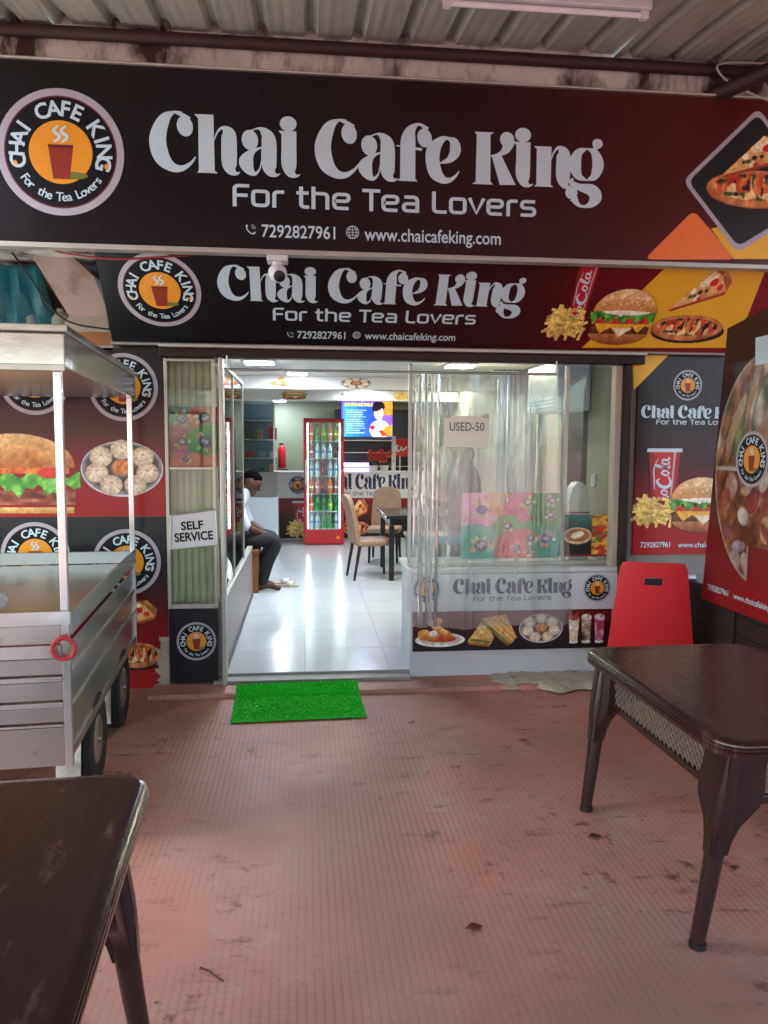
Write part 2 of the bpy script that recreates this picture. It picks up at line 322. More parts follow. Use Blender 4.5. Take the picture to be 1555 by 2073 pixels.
# ---------------------------------------------------------------- printed pictures (colour per vertex, drawn here)
class Cv:
    def __init__(s, w, h, n=90, bgc=None):
        s.w, s.h = w, h; s.nx, s.ny = max(8, int(n*w)), max(8, int(n*h))
        s.x, s.y = np.meshgrid(np.linspace(0, w, s.nx), np.linspace(0, h, s.ny))
        s.c = np.zeros((s.ny, s.nx, 3)); s.a = np.zeros((s.ny, s.nx))
        if bgc is not None: s.c[:] = s.rgb(bgc); s.a[:] = 1
    @staticmethod
    def rgb(h): return np.array([int(h[i:i+2], 16)/255 for i in (0, 2, 4)]) if isinstance(h, str) else np.array(h, float)
    def noise(s, f, seed=0, sx=1, sy=1):
        g = np.random.RandomState(seed).rand(64, 64)
        X = (s.x*f*sx) % 63; Y = (s.y*f*sy) % 63; i = X.astype(int); j = Y.astype(int); u = X-i; v = Y-j
        u = u*u*(3-2*u); v = v*v*(3-2*v); j1 = (j+1) % 64; i1 = (i+1) % 64
        return (g[j, i]*(1-u)+g[j, i1]*u)*(1-v)+(g[j1, i]*(1-u)+g[j1, i1]*u)*v
    def put(s, m, col, mix=1.0):
        m = np.clip(m, 0, 1)[..., None]*mix
        s.c = s.c*(1-m)+(col if isinstance(col, np.ndarray) and col.ndim == 3 else s.rgb(col))*m
        s.a = np.maximum(s.a, m[..., 0] if mix == 1 else s.a); return s
    def grad(s, m, c0, c1, t, nf=12, na=.12, seed=0):
        t = np.clip(t+(s.noise(nf, seed)-.5)*na*2, 0, 1)[..., None]
        return s.put(m, s.rgb(c0)*(1-t)+s.rgb(c1)*t)
    def ell(s, cx, cy, rx, ry, rot=0):
        X, Y = s.x-cx, s.y-cy; c, n = math.cos(rot), math.sin(rot); u, v = X*c+Y*n, -X*n+Y*c
        return np.clip((1-np.sqrt((u/rx)**2+(v/ry)**2))*min(rx, ry)*s.nx/s.w+.5, 0, 1)
    def pol(s, P):
        m = np.zeros(s.x.shape, bool); j = len(P)-1
        for i in range(len(P)):
            xi, yi = P[i]; xj, yj = P[j]
            m ^= ((yi > s.y) != (yj > s.y)) & (s.x < (xj-xi)*(s.y-yi)/((yj-yi) or 1e-9)+xi); j = i
        return m.astype(float)
    def band(s, x0, x1, lo, hi): return ((s.x > x0) & (s.x < x1) & (s.y > lo) & (s.y < hi)).astype(float)
    def mesh(s, name, m):
        k = 1+(s.noise(37, 91)-.5)*.22+(s.noise(11, 92)-.5)*.2; s.c = s.c*k[..., None]
        ny, nx = s.ny, s.nx; v = np.stack([s.x, s.y, np.zeros_like(s.x)], -1).reshape(-1, 3)
        idx = np.arange(ny*nx).reshape(ny, nx)
        f = np.stack([idx[:-1, :-1], idx[:-1, 1:], idx[1:, 1:], idx[1:, :-1]], -1).reshape(-1, 4)
        al = s.a.reshape(-1); keep = al[f].mean(1) > .5; f = f[keep]
        u, inv = np.unique(f, return_inverse=True); f = inv.reshape(-1, 4)
        me = bpy.data.meshes.new(name); me.from_pydata(v[u].tolist(), [], f.tolist())
        at_ = me.attributes.new('Col', 'FLOAT_COLOR', 'POINT'); c = np.ones((len(u), 4)); c[:, :3] = s2l(np.clip(s.c.reshape(-1, 3)[u], 0, 1))
        at_.data.foreach_set('color', c.reshape(-1)); me.materials.append(m); return me
PRINT = mat_attr('print_inks', .32); PRINT_MATT = mat_attr('print_inks_paper', .6)
def food_burger(seed=1):
    c = Cv(1.3, 1.0, 95)
    c.grad(c.ell(.65, .2, .5, .2), '8a4a22', 'd99a55', (c.y)/.3, seed=seed)
    c.put(c.band(.15, 1.15, .2, .34+.03*np.sin(c.x*22)), '5a2f1c'); c.grad(c.ell(.65, .3, .5, .09), '3a1d12', '8a4a2a', c.noise(18, 3), seed=2)
    c.put(c.pol([(.2, .4), (1.1, .4), (.98, .22), (.86, .34), (.68, .13), (.5, .32), (.34, .2)]), 'f0b93a'); c.put(c.pol([(.55, .3), (.86, .3), (.68, .14)]), 'f6e7c0')
    c.grad(c.band(.2, 1.1, .38, .47+.01*np.sin(c.x*30)), 'b02118', 'd9402c', c.noise(14, 5))
    lo = .44+.05*np.sin(c.x*26)+.03*np.sin(c.x*61); c.grad(c.band(.1, 1.2, lo, .6+.03*np.sin(c.x*33)), '1f6b22', '7fcf52', c.noise(16, 8), na=.3)
    c.put(c.ell(.7, .6, .42, .07), 'eef0d8'); c.put(c.band(.5, .72, .5+abs(c.x-.61)*.9, .62), 'f3efe0')
    dome = c.ell(.65, .58, .52, .4)*(c.y > .58+.03*np.cos((c.x-.65)*3)); c.grad(dome, 'c4823f', 'f1cd94', np.clip((c.y-.55)/.4, 0, 1), na=.1)
    r = np.random.RandomState(4)
    for i in range(46):
        x, y = r.uniform(.25, 1.05), r.uniform(.7, .95)
        if ((x-.65)/.47)**2+((y-.58)/.37)**2 < .95: c.put(c.ell(x, y, .018, .01, r.uniform(-1, 1)), 'fbeccb')
    return c.mesh('burger_print', PRINT)
def food_bigburger():
    c = Cv(1.6, 1.0, 95)
    c.grad(c.band(.05, 1.5, .02, .1), 'b88238', 'f3d79a', (c.y-.02)/.1); c.grad(c.band(.05, 1.52, .12, .3), '5c2415', 'c97a52', c.noise(22, 2, .5, 1), na=.3)
    lo = .3+.05*np.sin(c.x*14)+.03*np.sin(c.x*37); c.grad(c.band(0, 1.58, lo, .5+.04*np.sin(c.x*21)), '2b8a2a', '8fe26a', c.noise(15, 3), na=.3)
    c.grad(c.band(.05, 1.45, .5, .6), 'c6421f', 'f0a04a', c.noise(8, 5)); c.put(c.ell(1.2, .52, .16, .07), 'd33c30'); c.put(c.ell(.4, .53, .2, .06), 'd9452c')
    c.grad(c.ell(.76, .6, .76, .4)*(c.y > .58), 'b5642a', 'f4d08f', np.clip((c.y-.58)/.36, 0, 1)*.7+.3*c.noise(5, 3))
    return c.mesh('burger_print', PRINT)
def food_fries():
    c = Cv(1.2, .9, 95); r = np.random.RandomState(3)
    for i in range(70):
        a = r.uniform(-.5, 1.0)+(.9 if i % 3 == 0 else 0); L = r.uniform(.18, .34); x, y = r.uniform(.2, 1.0), r.uniform(.12, .7)
        if x < .35 and y > .6: continue
        dx, dy = math.cos(a)*L/2, math.sin(a)*L/2; nx, ny = -math.sin(a)*.035, math.cos(a)*.035
        P = [(x-dx-nx, y-dy-ny), (x+dx-nx, y+dy-ny), (x+dx+nx, y+dy+ny), (x-dx+nx, y-dy+ny)]
        k = r.uniform(.72, 1.05); c.put(c.pol(P), np.clip(np.array([.97, .79, .36])*k, 0, 1).tolist()); c.put(c.pol([P[2], P[3], (x-dx, y-dy), (x+dx, y+dy)]), np.clip(np.array([1, .88, .52])*k, 0, 1).tolist())
    return c.mesh('fries_print', PRINT)
def food_slice():
    c = Cv(1.3, .9, 95); P = [(.05, .08), (.75, .82), (1.0, .84), (1.2, .62), (1.16, .45)]
    m = c.pol(P); c.grad(m, 'e6c27a', 'd8894a', c.noise(9, 2), na=.3); c.put(m*(c.noise(7, 5) > .68), 'f5e6b8'); c.grad(c.pol([(.75, .82), (1.0, .84), (1.2, .62), (1.16, .45), (1.08, .52), (.95, .72)]), '9a5222', 'd59a55', c.noise(9, 3))
    for x, y, rr, k in ((.82, .6, .09, 'c0241f'), (.6, .42, .05, '2a241c'), (.72, .45, .04, '2f2a20'), (.98, .52, .07, 'c43a2a'), (.5, .35, .05, '4e6a34'), (.62, .3, .045, 'b5362a'), (.42, .33, .035, '3a3a24')): c.put(c.ell(x, y, rr, rr*.75, .4)*m, k)
    c.put(c.pol([(.05, .08), (1.16, .45), (1.14, .38), (.1, .04)]), 'a8431f'); return c.mesh('pizza_slice_print', PRINT)
def food_pizza():
    c = Cv(1.6, .5, 95); c.put(c.ell(.82, .2, .76, .18), '241a16'); c.grad(c.ell(.78, .26, .74, .2), 'a8582a', 'dfa062', c.noise(10, 3))
    m = c.ell(.78, .28, .62, .14); c.grad(m, 'b5301c', 'e8924a', c.noise(13, 7), na=.35); c.put(m*(c.noise(11, 9) > .66), 'f0d592'); c.put(m*(c.noise(15, 12) > .74), '3f5a2a'); c.put(m*(c.noise(15, 15) > .78), '2a1c18')
    return c.mesh('pizza_print', PRINT)
def food_momos():
    c = Cv(1.5, 1.0, 95); c.put(c.ell(.75, .48, .74, .46), 'cfd0d6'); c.put(c.ell(.75, .49, .71, .43), '7d7f88'); c.grad(c.ell(.75, .5, .66, .39), '33302f', '5a5552', c.noise(8, 3))
    for i, (x, y) in enumerate(((.75, .8), (.38, .68), (1.12, .68), (.3, .42), (1.2, .42), (.55, .22), (.98, .22))):
        th = np.arctan2(c.y-y-.03, c.x-x); pl = .5+.5*np.sin(th*11+i); rr = np.hypot(c.x-x, (c.y-y)*1.15)/.19
        c.grad(c.ell(x, y, .2, .165), 'a98a68', 'f6ecd6', np.clip(1.15-rr*.75+pl*.25*(rr > .25)-.12, 0, 1), na=.05); c.put(c.ell(x, y+.04, .03, .025), 'c7ac86')
    c.put(c.ell(.75, .5, .2, .15), '8d7d70'); c.grad(c.ell(.75, .51, .17, .12), 'd06a24', 'f3b46a', c.noise(16, 4), na=.3); return c.mesh('dumpling_plate_print', PRINT)
def food_sandwich():
    c = Cv(1.4, 1.0, 95); c.grad(c.pol([(.05, .2), (.5, .85), (.75, .3), (.66, .12)]), 'c98f45', 'f3d79b', c.noise(20, 2)); c.put(c.pol([(.05, .2), (.66, .12), (.62, .05), (.08, .12)]), 'b5672e'); c.put(c.pol([(.1, .22), (.66, .14), (.66, .2), (.16, .28)]), '4f7a2c')
    c.grad(c.pol([(.4, .82), (1.05, .92), (1.35, .3), (1.2, .12)]), 'c4853c', 'efc887', .5+.5*np.sin((c.x+c.y)*40)*.6); c.put(c.pol([(.4, .82), (1.2, .12), (1.1, .06), (.4, .7)]), '9a5a28'); c.put(c.pol([(.42, .75), (1.12, .1), (1.16, .14), (.46, .78)]), '6d8a3a'); return c.mesh('sandwich_print', PRINT)
def food_puffs():
    c = Cv(1.5, .95, 95); c.put(c.ell(.75, .24, .72, .22), 'eceae4'); c.put(c.ell(.75, .26, .6, .16), 'cfcac2'); c.put(c.ell(.8, .27, .42, .1), 'c2361c')
    for x, y, rx, ry, ro in ((.3, .4, .2, .17, 0), (.52, .32, .17, .13, .3), (.78, .5, .36, .12, -.7), (.95, .42, .22, .1, -.6), (.66, .8, .16, .12, .2)): c.grad(c.ell(x, y, rx, ry, ro), 'b5621e', 'f2bd6c', np.clip((c.y-y+ry)/(2*ry), 0, 1), na=.2)
    c.put(c.ell(.55, .45, .11, .09, .4), 'f4efe2'); return c.mesh('pastry_plate_print', PRINT)
def food_shakes():
    c = Cv(1.3, 1.0, 95)
    for x, k0, k1, t in ((.2, 'c9b898', 'f2ecdc', 'a84a3a'), (.6, '4a2c22', 'e8dccc', 'e4e0d8'), (1.02, 'a63a64', 'f0a8c4', 'e9d5dc')):
        c.grad(c.pol([(x-.13, .08), (x+.13, .08), (x+.17, .8), (x-.17, .8)]), k0, k1, c.noise(6, int(x*9)), na=.3); c.put(c.ell(x, .82, .17, .1), t); c.put(c.ell(x, .07, .15, .05), 'e2dfda'); c.put(c.pol([(x+.02, .8), (x+.06, .8), (x+.14, 1), (x+.1, 1)]), 'b8322c')
    return c.mesh('milkshake_print', PRINT)
def menu_print(kind, w=1.0, h=.7):
    c = Cv(w, h, 150, '1f9a46'); n = c.noise(4, 3)-.5
    if kind == 'wide': P = [(.2, .75, .36, 'f0a0c4'), (.55, .85, .22, 'ee9a62'), (.92, .8, .28, 'd8447e'), (1.34, .8, .34, '1f8f34'), (.72, .42, .26, '2ba045'), (.2, .14, .4, '17a08c'), (.9, .12, .38, 'd94848'), (1.36, .2, .34, '1a9a86')]; I = [(.3, .75, .12), (.62, .9, .07), (1.0, .86, .1), (1.38, .88, .09), (1.36, .66, .08), (.7, .5, .1), (.3, .2, .15), (1.3, .3, .12), (.85, .16, .08), (1.06, .3, .09), (1.04, .1, .07)]
    else: P = [(.1, .85, .34, '17948a'), (.65, .85, .36, 'd9583f'), (.12, .42, .34, 'bb4c7e'), (.66, .4, .36, '1f9a3c'), (.4, .04, .2, 'e2722e'), (.05, .02, .2, 'd8672c'), (.75, .03, .2, 'e08040')]; I = [(.2, .8, .14), (.58, .82, .15), (.2, .42, .12), (.58, .42, .16), (.25, .12, .08)]
    for x, y, q, k in P: c.put((np.hypot(c.x-x, (c.y-y)*1.1)+n*.07 < q).astype(float), k)
    r = np.random.RandomState(5)
    for i, (x, y, q) in enumerate(I):
        for k in range(9): a = r.uniform(0, 6.3); c.put(c.ell(x+q*.95*math.cos(a), y+q*.8*math.sin(a), q*.32, q*.2, a), ['e9c27a', 'd98a4a', 'e6e0cc', 'b9c46a', 'e07a5a'][r.randint(5)])
        c.put(c.ell(x, y, q*.72, q*.6), ['3a4a92', '2e3a55', '6a4030', '404a8e'][i % 4]); c.put(c.ell(x, y+q*.05, q*.45, q*.33)*(c.noise(30, i) > .4), 'c9c4d8')
    return c.mesh('menu_print', PRINT_MATT)
def coffee_print():
    c = Cv(1.0, .9, 120, '1c2c2e'); c.put((c.x < .57).astype(float), c.rgb('4f7f78')[None, None, :]*np.clip(c.y*1.2-.1, .15, 1)[..., None]); c.put(c.ell(.27, .45, .3, .18), 'd9b98c'); c.put(c.ell(.27, .46, .25, .14), '9c6a3c'); c.put(c.ell(.27, .47, .14, .07, .3), 'efe2c6')
    m = (c.x >= .57).astype(float); c.put(m, 'a83220'); c.put(m*(c.noise(11, 3, .6, 1.6) > .5), 'd9a63a'); c.put(m*(c.noise(14, 8, .6, 1.6) > .66), '6f7a2a'); c.put(m*(c.noise(10, 11) > .76), 'c23824'); c.put((c.y < .05).astype(float), '7a1c18'); return c.mesh('snack_print', PRINT_MATT)
def collage_print():
    c = Cv(1.0, 1.55, 130); full = c.ell(.62, .86, .6, .66); m = full*(1-c.pol([(.5, -.1), (1.3, -.1), (1.3, .42), (.5, .42)]))
    g1 = c.noise(6, 2, 1, 1); c.grad(m, '8a4020', 'e8b078', g1, na=.5, nf=24)
    r = np.random.RandomState(8)
    for i in range(26):                      # rolls and strips laid slantwise in the upper half
        x, y = r.uniform(.05, 1.0), r.uniform(.9, 1.5); a = 1.05+r.uniform(-.12, .12); k = c.ell(x, y, r.uniform(.16, .3), r.uniform(.03, .06), a)*m
        c.grad(k, ['8f4a22', '5f7030', 'a8582c', 'c9b48a'][r.randint(4)], ['e9b27a', '9fb260', 'e39a62', 'f3e8d2'][r.randint(4)], .5+.5*np.sin((c.x*.87+c.y*.3-x)*30), na=.3, nf=20, seed=i)
    lo = m*(c.y < .86)
    c.grad(lo, '7a2e18', 'd9793f', c.noise(5, 8), na=.45, nf=22)
    for i in range(30):
        x, y = r.uniform(.05, 1.0), r.uniform(.2, .84); c.grad(c.ell(x, y, r.uniform(.04, .1), r.uniform(.03, .08), r.uniform(0, 3))*lo, ['9a3a1c', 'b8542a', '8a6a9a', 'd9b48a', 'b02a22'][r.randint(5)], ['e8924f', 'efb884', 'c9b2d8', 'f6ead6', 'e0604a'][r.randint(5)], c.noise(12, i), na=.3, seed=i)
    c.put(m*(np.abs(c.y-.86) < .012)*(c.x < .45), 'd9d4cc'); c.put(m*(c.ell(.62, .86, .585, .645) < .5), 'cfccc8'); c.put(m*(np.abs(c.x-.5) < .012)*(c.y < .42), 'd2cfca'); c.c = (c.c*.8+c.c.mean(-1, keepdims=True)*.2)*.78; return c.mesh('snack_wheel_print', PRINT)
def tv_print(m):
    c = Cv(1.4, 1.0, 110, '1540c8'); t = np.clip(c.x/1.0, 0, 1)[..., None]; c.put(np.ones_like(c.x), c.rgb('2fb4e8')*(1-t*.75)+c.rgb('2a1ad0')*t*.75)
    c.put((c.x > 1.05).astype(float), c.rgb('f2932a')*np.ones_like(c.c)); c.put((c.x > 1.05)*(c.y < .6), '8a5ae0'); c.put((c.y > .93)*(c.x < 1), '8a4ae8'); c.put((c.x < .05).astype(float), '7a4ae0')
    r = np.random.RandomState(2)
    for i in range(11):
        y = .1+i*.062; c.put(c.band(.12, .4+r.uniform(.1, .4), y, y+.022), 'b8e4fa')
    c.put(c.band(.1, .86, .84, .92)*(np.sin(c.x*70) > -.6), 'f5e92a')
    c.put(c.ell(1.05, .2, .28, .26), 'fbfaf6'); c.put(c.pol([(1.05, .02), (1.4, .02), (1.4, .34), (1.2, .28)]), 'f3a52c'); c.put(c.pol([(1.02, .15), (1.1, .2), (1.3, .02), (1.15, .02)]), 'd8402a'); c.put(c.ell(1.02, .83, .17, .15), '1a1626'); c.put(c.ell(1.02, .66, .13, .19), 'fbeee4'); c.put(c.pol([(.96, .3), (1.12, .3), (1.1, .55), (.98, .55)]), 'f6e2d6'); c.put(c.ell(.98, .8, .15, .09, .4), '1a1626')
    c.put(c.ell(.85, .26, .07, .06), 'd62a3a'); return c.mesh('tv_picture', m)
FOOD = {}
def food(k):
    if k not in FOOD: FOOD[k] = globals()['food_'+k]()
    return FOOD[k]
# ---------------------------------------------------------------- materials
INK_WHITE = mat('ink_white', 'c0dde8', .4, var=.03); INK_BLACK = mat('ink_black', '0d0e12', .45, spec=.25, var=.1)
INK_MAROON = mat('ink_maroon', '5a1620', .4); INK_AMBER = mat('ink_amber', 'e39a22', .4, var=.08, scale=30); INK_RED = mat('ink_red', 'c01f26', .4, var=.08); INK_CUP = mat('ink_cup', '8f2e1c', .4)
INK_GREEN = mat('ink_green', '6f7a2c', .4); INK_YELLOW = mat('ink_yellow', 'e6b52a', .35, var=.05); INK_ORANGE = mat('ink_orange', 'ea7a3c', .35, var=.05); INK_NAVY = mat('ink_navy', '1f2148', .4)
INK_GREY = mat('ink_grey', 'a9abb6', .4, var=.05); INK_TEXT = mat('ink_text_grey', '55606a', .5)
def logo_mesh():
    b = MB(); mats = [INK_GREY, INK_MAROON, INK_BLACK, INK_AMBER, INK_CUP, INK_WHITE, INK_GREEN]
    def lay(i, z): b.mi = i; b.z = z
    lay(0, 0); b.disc(0, 0, 1, n=64); lay(1, .001); b.disc(0, 0, .885, n=64); lay(2, .002); b.disc(0, 0, .86, n=64); lay(3, .003); b.disc(0, 0, .5, n=48)
    lay(6, .0036); b.disc(.16, -.36, .26, .06, 20)
    lay(4, .0042); b.poly([(-.2, .12), (.2, .12), (.13, -.42), (-.13, -.42)]); lay(1, .0046); b.poly([(-.2, .12), (.2, .12), (.195, .07), (-.195, .07)])
    lay(5, .005)
    for dx in (-.06, .06): b.ribbon([(dx-.04, .16, .03), (dx+.05, .24, .05), (dx-.04, .33, .05), (dx+.03, .42, .02)])
    for sx in (-1, 1): lay(3, .003); b.disc(.72*sx, -.2, .04, .05, 8)
    V = [Vector(v) for v in b.v]
    def arc(text, r, size, a0, a1, bold, up):
        n = len(text)
        for i, ch in enumerate(text):
            if ch == ' ': continue
            a = R(a0+(a1-a0)*i/(n-1)); me = font_mesh(ch, INK_WHITE, bold); lo, hi = bounds(me); cx = (lo[0]+hi[0])/2
            m = Matrix.Translation((r*math.cos(a), r*math.sin(a), .003)) @ Matrix.Rotation(a-math.pi/2 if up else a+math.pi/2, 4, 'Z') @ Matrix.Scale(size, 4) @ Matrix.Translation((-cx, -.35, 0))
            b.mi = 5; b.add([m @ v.co for v in me.vertices], [list(p.vertices) for p in me.polygons]); bpy.data.meshes.remove(me)
    arc('CHAI CAFE KING', .69, .34, 193, -13, .025, True); arc('For the Tea Lovers', .7, .2, 216, 324, .01, False)
    me = b.mesh('logo', mats)
    for v in me.vertices: v.co.z *= .5
    return me
LOGO = logo_mesh()
def logo(pl, parent, cx, cy, r, off=.003, rot=0):
    """round logo; centre and radius given in photo pixels"""
    u, v = pl.uv(cx, cy); u1, _ = pl.uv(cx+r, cy); return link('logo', LOGO, parent, pl.mat(u, v, abs(u1-u), off=off, rot=rot))
KING_W = serif_mesh('Chai Cafe King', INK_WHITE); KING_N = recol(KING_W, INK_NAVY)
TEA_W = tech_mesh('For the Tea Lovers', INK_WHITE); TEA_G = recol(TEA_W, INK_TEXT)
PHONE_W = font_mesh('7292827961', INK_WHITE, .012); WEB_W = font_mesh('www.chaicafeking.com', INK_WHITE, .012)
def icons_mesh():
    b = MB(); b.ribbon([(-.7, .8, .34), (-.78, .2, .2), (-.3, -.5, .2), (.35, -.8, .2), (.8, -.5, .36)]); b.ribbon([(.1, .85, .1), (.6, .6, .1), (.85, .1, .1)]); b.ribbon([(.05, .5, .1), (.35, .35, .1), (.5, .05, .1)]); return b.mesh('phone_icon', INK_WHITE)
def globe_mesh():
    b = MB(); b.ring(0, 0, .88, 1, 28)
    for k in (-.5, 0, .5): b.ribbon([(-.85, k, .09), (0, k*.8, .09), (.85, k, .09)]); b.ribbon([(k*.5, .9, .09), (k*1.2, 0, .09), (k*.5, -.9, .09)])
    return b.mesh('globe_icon', INK_WHITE)
ICON_P, ICON_G = icons_mesh(), globe_mesh()
def cola_mesh():                    # paper cup with lid, straw edge and running script, drawn upright; unit height
    b = MB(); mats = [INK_RED, INK_WHITE, mat('ink_silver', 'b9bcc2', .4), mat('ink_red_dark', '8f151c', .4)]
    b.mi = 0; b.poly([(.06, 0), (.46, 0), (.52, .93), (0, .93)], 0); b.mi = 3; b.poly([(.06, 0), (.13, 0), (.08, .93), (0, .93)], .0006); b.poly([(.43, 0), (.46, 0), (.52, .93), (.48, .93)], .0006)
    b.mi = 2; b.poly([(.37, 0), (.39, 0), (.44, .93), (.41, .93)], .0008); b.mi = 1; b.poly([(-.03, .93), (.55, .93), (.54, 1), (-.02, 1)], .0006)
    b.z = .0012; W = []                # letters run up the cup: written in (s, t) with s along the height
    def rb(pts): b.ribbon([(.27-t, s, w_) for s, t, w_ in pts])
    rb([(.05,.02,.03),(.02,-.03,.03),(.06,-.07,.03),(.09,0,.02)]); rb([(.12,-.06,.02),(.1,0,.03),(.15,.05,.02),(.19,0,.04),(.15,-.06,.02)])
    rb([(.42,.08,.02),(.36,.12,.04),(.27,.06,.06),(.25,-.04,.06),(.33,-.1,.04),(.46,-.06,.02)]); rb([(.52,-.08,.02),(.48,-.02,.035),(.52,.05,.03),(.57,0,.035),(.52,-.08,.02)])
    rb([(.6,-.06,.02),(.64,.04,.035),(.68,.14,.03),(.64,.12,.02),(.62,-.04,.04),(.67,-.08,.02)]); rb([(.77,.04,.02),(.71,.04,.03),(.7,-.05,.035),(.75,-.06,.02),(.78,.05,.03),(.79,-.06,.03),(.84,-.05,.015)])
    rb([(.2,.16,.012),(.4,.17,.02),(.6,.18,.018),(.8,.12,.008)]); return b.mesh('soda_cup_print', mats)
COLA = cola_mesh()
STEEL = mat('stainless_steel', 'b4b8b3', .26, .9, var=.1, scale=5, bump=.25, bscale=5, dirt='6a685e', dscale=5, dth=.6)
STEEL_B = mat('polished_steel', 'd2d8d4', .2, .85, var=.06, bump=.15, bscale=6)
ALU = mat('aluminium_frame', 'b7b8b0', .42, .6, var=.1, dirt='6d6a5f', dscale=5, dth=.62)
WHITEWASH = mat('whitewashed_concrete', 'c3c6c0', .9, var=.2, scale=4, bump=.6, bscale=18, dirt='3a2c24', dscale=2.6, dth=.46, stretch=(1.6, 1.6, .7))
PIPE = mat('brown_painted_pipe', '33221f', .6, .1, var=.25, scale=9, bump=.15)
WHITE_LAM = mat('white_laminate', 'cfd3d6', .3, var=.04, scale=4, dirt='8d8b84', dscale=2.5, dth=.72)
WHITE_PAINT = mat('white_paint', 'd6d6d2', .6, var=.05)
CREAM = mat('cream_fluted_panel', 'deddbc', .55, var=.12, scale=5, bump=.1)
BLACK = mat('black_plastic', '15161a', .4); DARK = mat('dark_wood', '2b1d1a', .5, var=.2)
GLASS = glass_mat('window_glass', (.9, .96, .94), .0); PVC = glass_mat('clear_pvc', (.95, .99, .97), .10, .1, .2)
BROWN_PL = mat('brown_moulded_plastic', '341f1d', .2, var=.3, scale=6, bump=.12, bscale=9, dirt='6a544c', dscale=2.2, dth=.58, stretch=(9, 2.5, 1))
BROWN_DK = mat('brown_plastic_legs', '2e1d1b', .25, var=.15, bump=.05)
GREY_LAT = mat('dusty_lattice_plastic', '6a6458', .7, var=.2, scale=12)
RUBBER = mat('black_rubber', '1b1b1a', .8, var=.3, scale=12, bump=.3, bscale=40)
REDPL = mat('red_moulded_plastic', 'c8222a', .38, var=.06, bump=.06, bscale=8)
RED_MET = mat('red_enamel', 'b3141f', .3, var=.05)
SKIN = mat('skin', '4a2c20', .55, var=.08, scale=20); HAIR = mat('hair', '040303', .9, spec=.05, var=.2, scale=60)
# ================================================================ SETTING
FY = 5.2; FZ = .07                              # facade line, shop floor level
def ground_mat():
    m = bpy.data.materials.new('worn_red_chequered_paving'); m.use_nodes = True; n = m.node_tree; b = n.nodes['Principled BSDF']; L = n.links.new; N = n.nodes.new
    tc = N('ShaderNodeTexCoord'); sp = N('ShaderNodeSeparateXYZ'); L(tc.outputs['Object'], sp.inputs[0])
    def groove(sock, pitch, wd):
        a = N('ShaderNodeMath'); a.operation = 'PINGPONG'; L(sock, a.inputs[0]); a.inputs[1].default_value = pitch/2
        r = N('ShaderNodeMapRange'); r.interpolation_type = 'SMOOTHSTEP'; L(a.outputs[0], r.inputs[0]); r.inputs[1].default_value = 0; r.inputs[2].default_value = wd; r.inputs[3].default_value = 0; r.inputs[4].default_value = 1; return r.outputs[0]
    gx, gy = groove(sp.outputs[0], .027, .008), groove(sp.outputs[1], .027, .0035)
    mu = N('ShaderNodeMath'); mu.operation = 'MULTIPLY'; L(gx, mu.inputs[0]); L(gy, mu.inputs[1])
    def noise(s, d=8, ro=.6, map_=None):
        q = N('ShaderNodeTexNoise'); q.inputs['Scale'].default_value = s; q.inputs['Detail'].default_value = d; q.inputs['Roughness'].default_value = ro; L(map_ or tc.outputs['Object'], q.inputs[0]); return q.outputs[0]
    def ramp(s, a, c):
        r = N('ShaderNodeMapRange'); r.interpolation_type = 'SMOOTHSTEP'; L(s, r.inputs[0]); r.inputs[1].default_value = a; r.inputs[2].default_value = c; return r.outputs[0]
    def mix(f, a, c, fac=None):
        q = N('ShaderNodeMix'); q.data_type = 'RGBA'; L(f, q.inputs[0])
        for i, v in ((6, a), (7, c)):
            if isinstance(v, str): q.inputs[i].default_value = (*hexc(v), 1)
            else: L(v, q.inputs[i])
        return q.outputs[2]
    c = mix(ramp(noise(1.3), .35, .68), 'c2806f', 'b88c7e'); c = mix(ramp(noise(5.5, 10, .7), .5, .8), c, 'bca598'); c = mix(ramp(noise(9, 6, .6), .66, .74), c, '9a5c52')
    c = mix(ramp(noise(1.6, 12, .78), .55, .78), c, '7c6459'); c = mix(ramp(noise(19, 5, .7), .62, .7), c, '5c3a33')
    mpn = N('ShaderNodeMapping'); mpn.inputs['Rotation'].default_value = (0, 0, .6); mpn.inputs['Scale'].default_value = (1.6, 5, 1); L(tc.outputs['Object'], mpn.inputs[0])
    c = mix(ramp(noise(2.4, 10, .72, mpn.outputs[0]), .54, .7), c, '6e4238'); c = mix(ramp(noise(4.6, 5, .65), .6, .7), c, '5a2c27'); c = mix(ramp(noise(.55, 4, .5), .4, .62), c, '9c7062')
    gm = N('ShaderNodeMath'); gm.operation = 'MULTIPLY_ADD'; L(mu.outputs[0], gm.inputs[0]); gm.inputs[1].default_value = -.3; gm.inputs[2].default_value = .3
    wr = N('ShaderNodeMath'); wr.operation = 'MULTIPLY'; L(gm.outputs[0], wr.inputs[0]); L(ramp(noise(.9, 5, .6), .4, .62), wr.inputs[1])
    q = N('ShaderNodeMix'); q.data_type = 'RGBA'; L(wr.outputs[0], q.inputs[0]); L(c, q.inputs[6]); q.inputs[7].default_value = (*hexc('4f3a34'), 1)
    L(q.outputs[2], b.inputs['Base Color'])
    rr = N('ShaderNodeMapRange'); L(noise(3), rr.inputs[0]); rr.inputs[3].default_value = .38; rr.inputs[4].default_value = .72; L(rr.outputs[0], b.inputs['Roughness'])
    hs = N('ShaderNodeMath'); hs.operation = 'MULTIPLY_ADD'; L(noise(40, 5), hs.inputs[0]); hs.inputs[1].default_value = .5; L(mu.outputs[0], hs.inputs[2])
    bp = N('ShaderNodeBump'); bp.inputs['Strength'].default_value = .3; bp.inputs['Distance'].default_value = .0025; L(hs.outputs[0], bp.inputs['Height']); L(bp.outputs[0], b.inputs['Normal']); return m
GROUND = ground_mat()
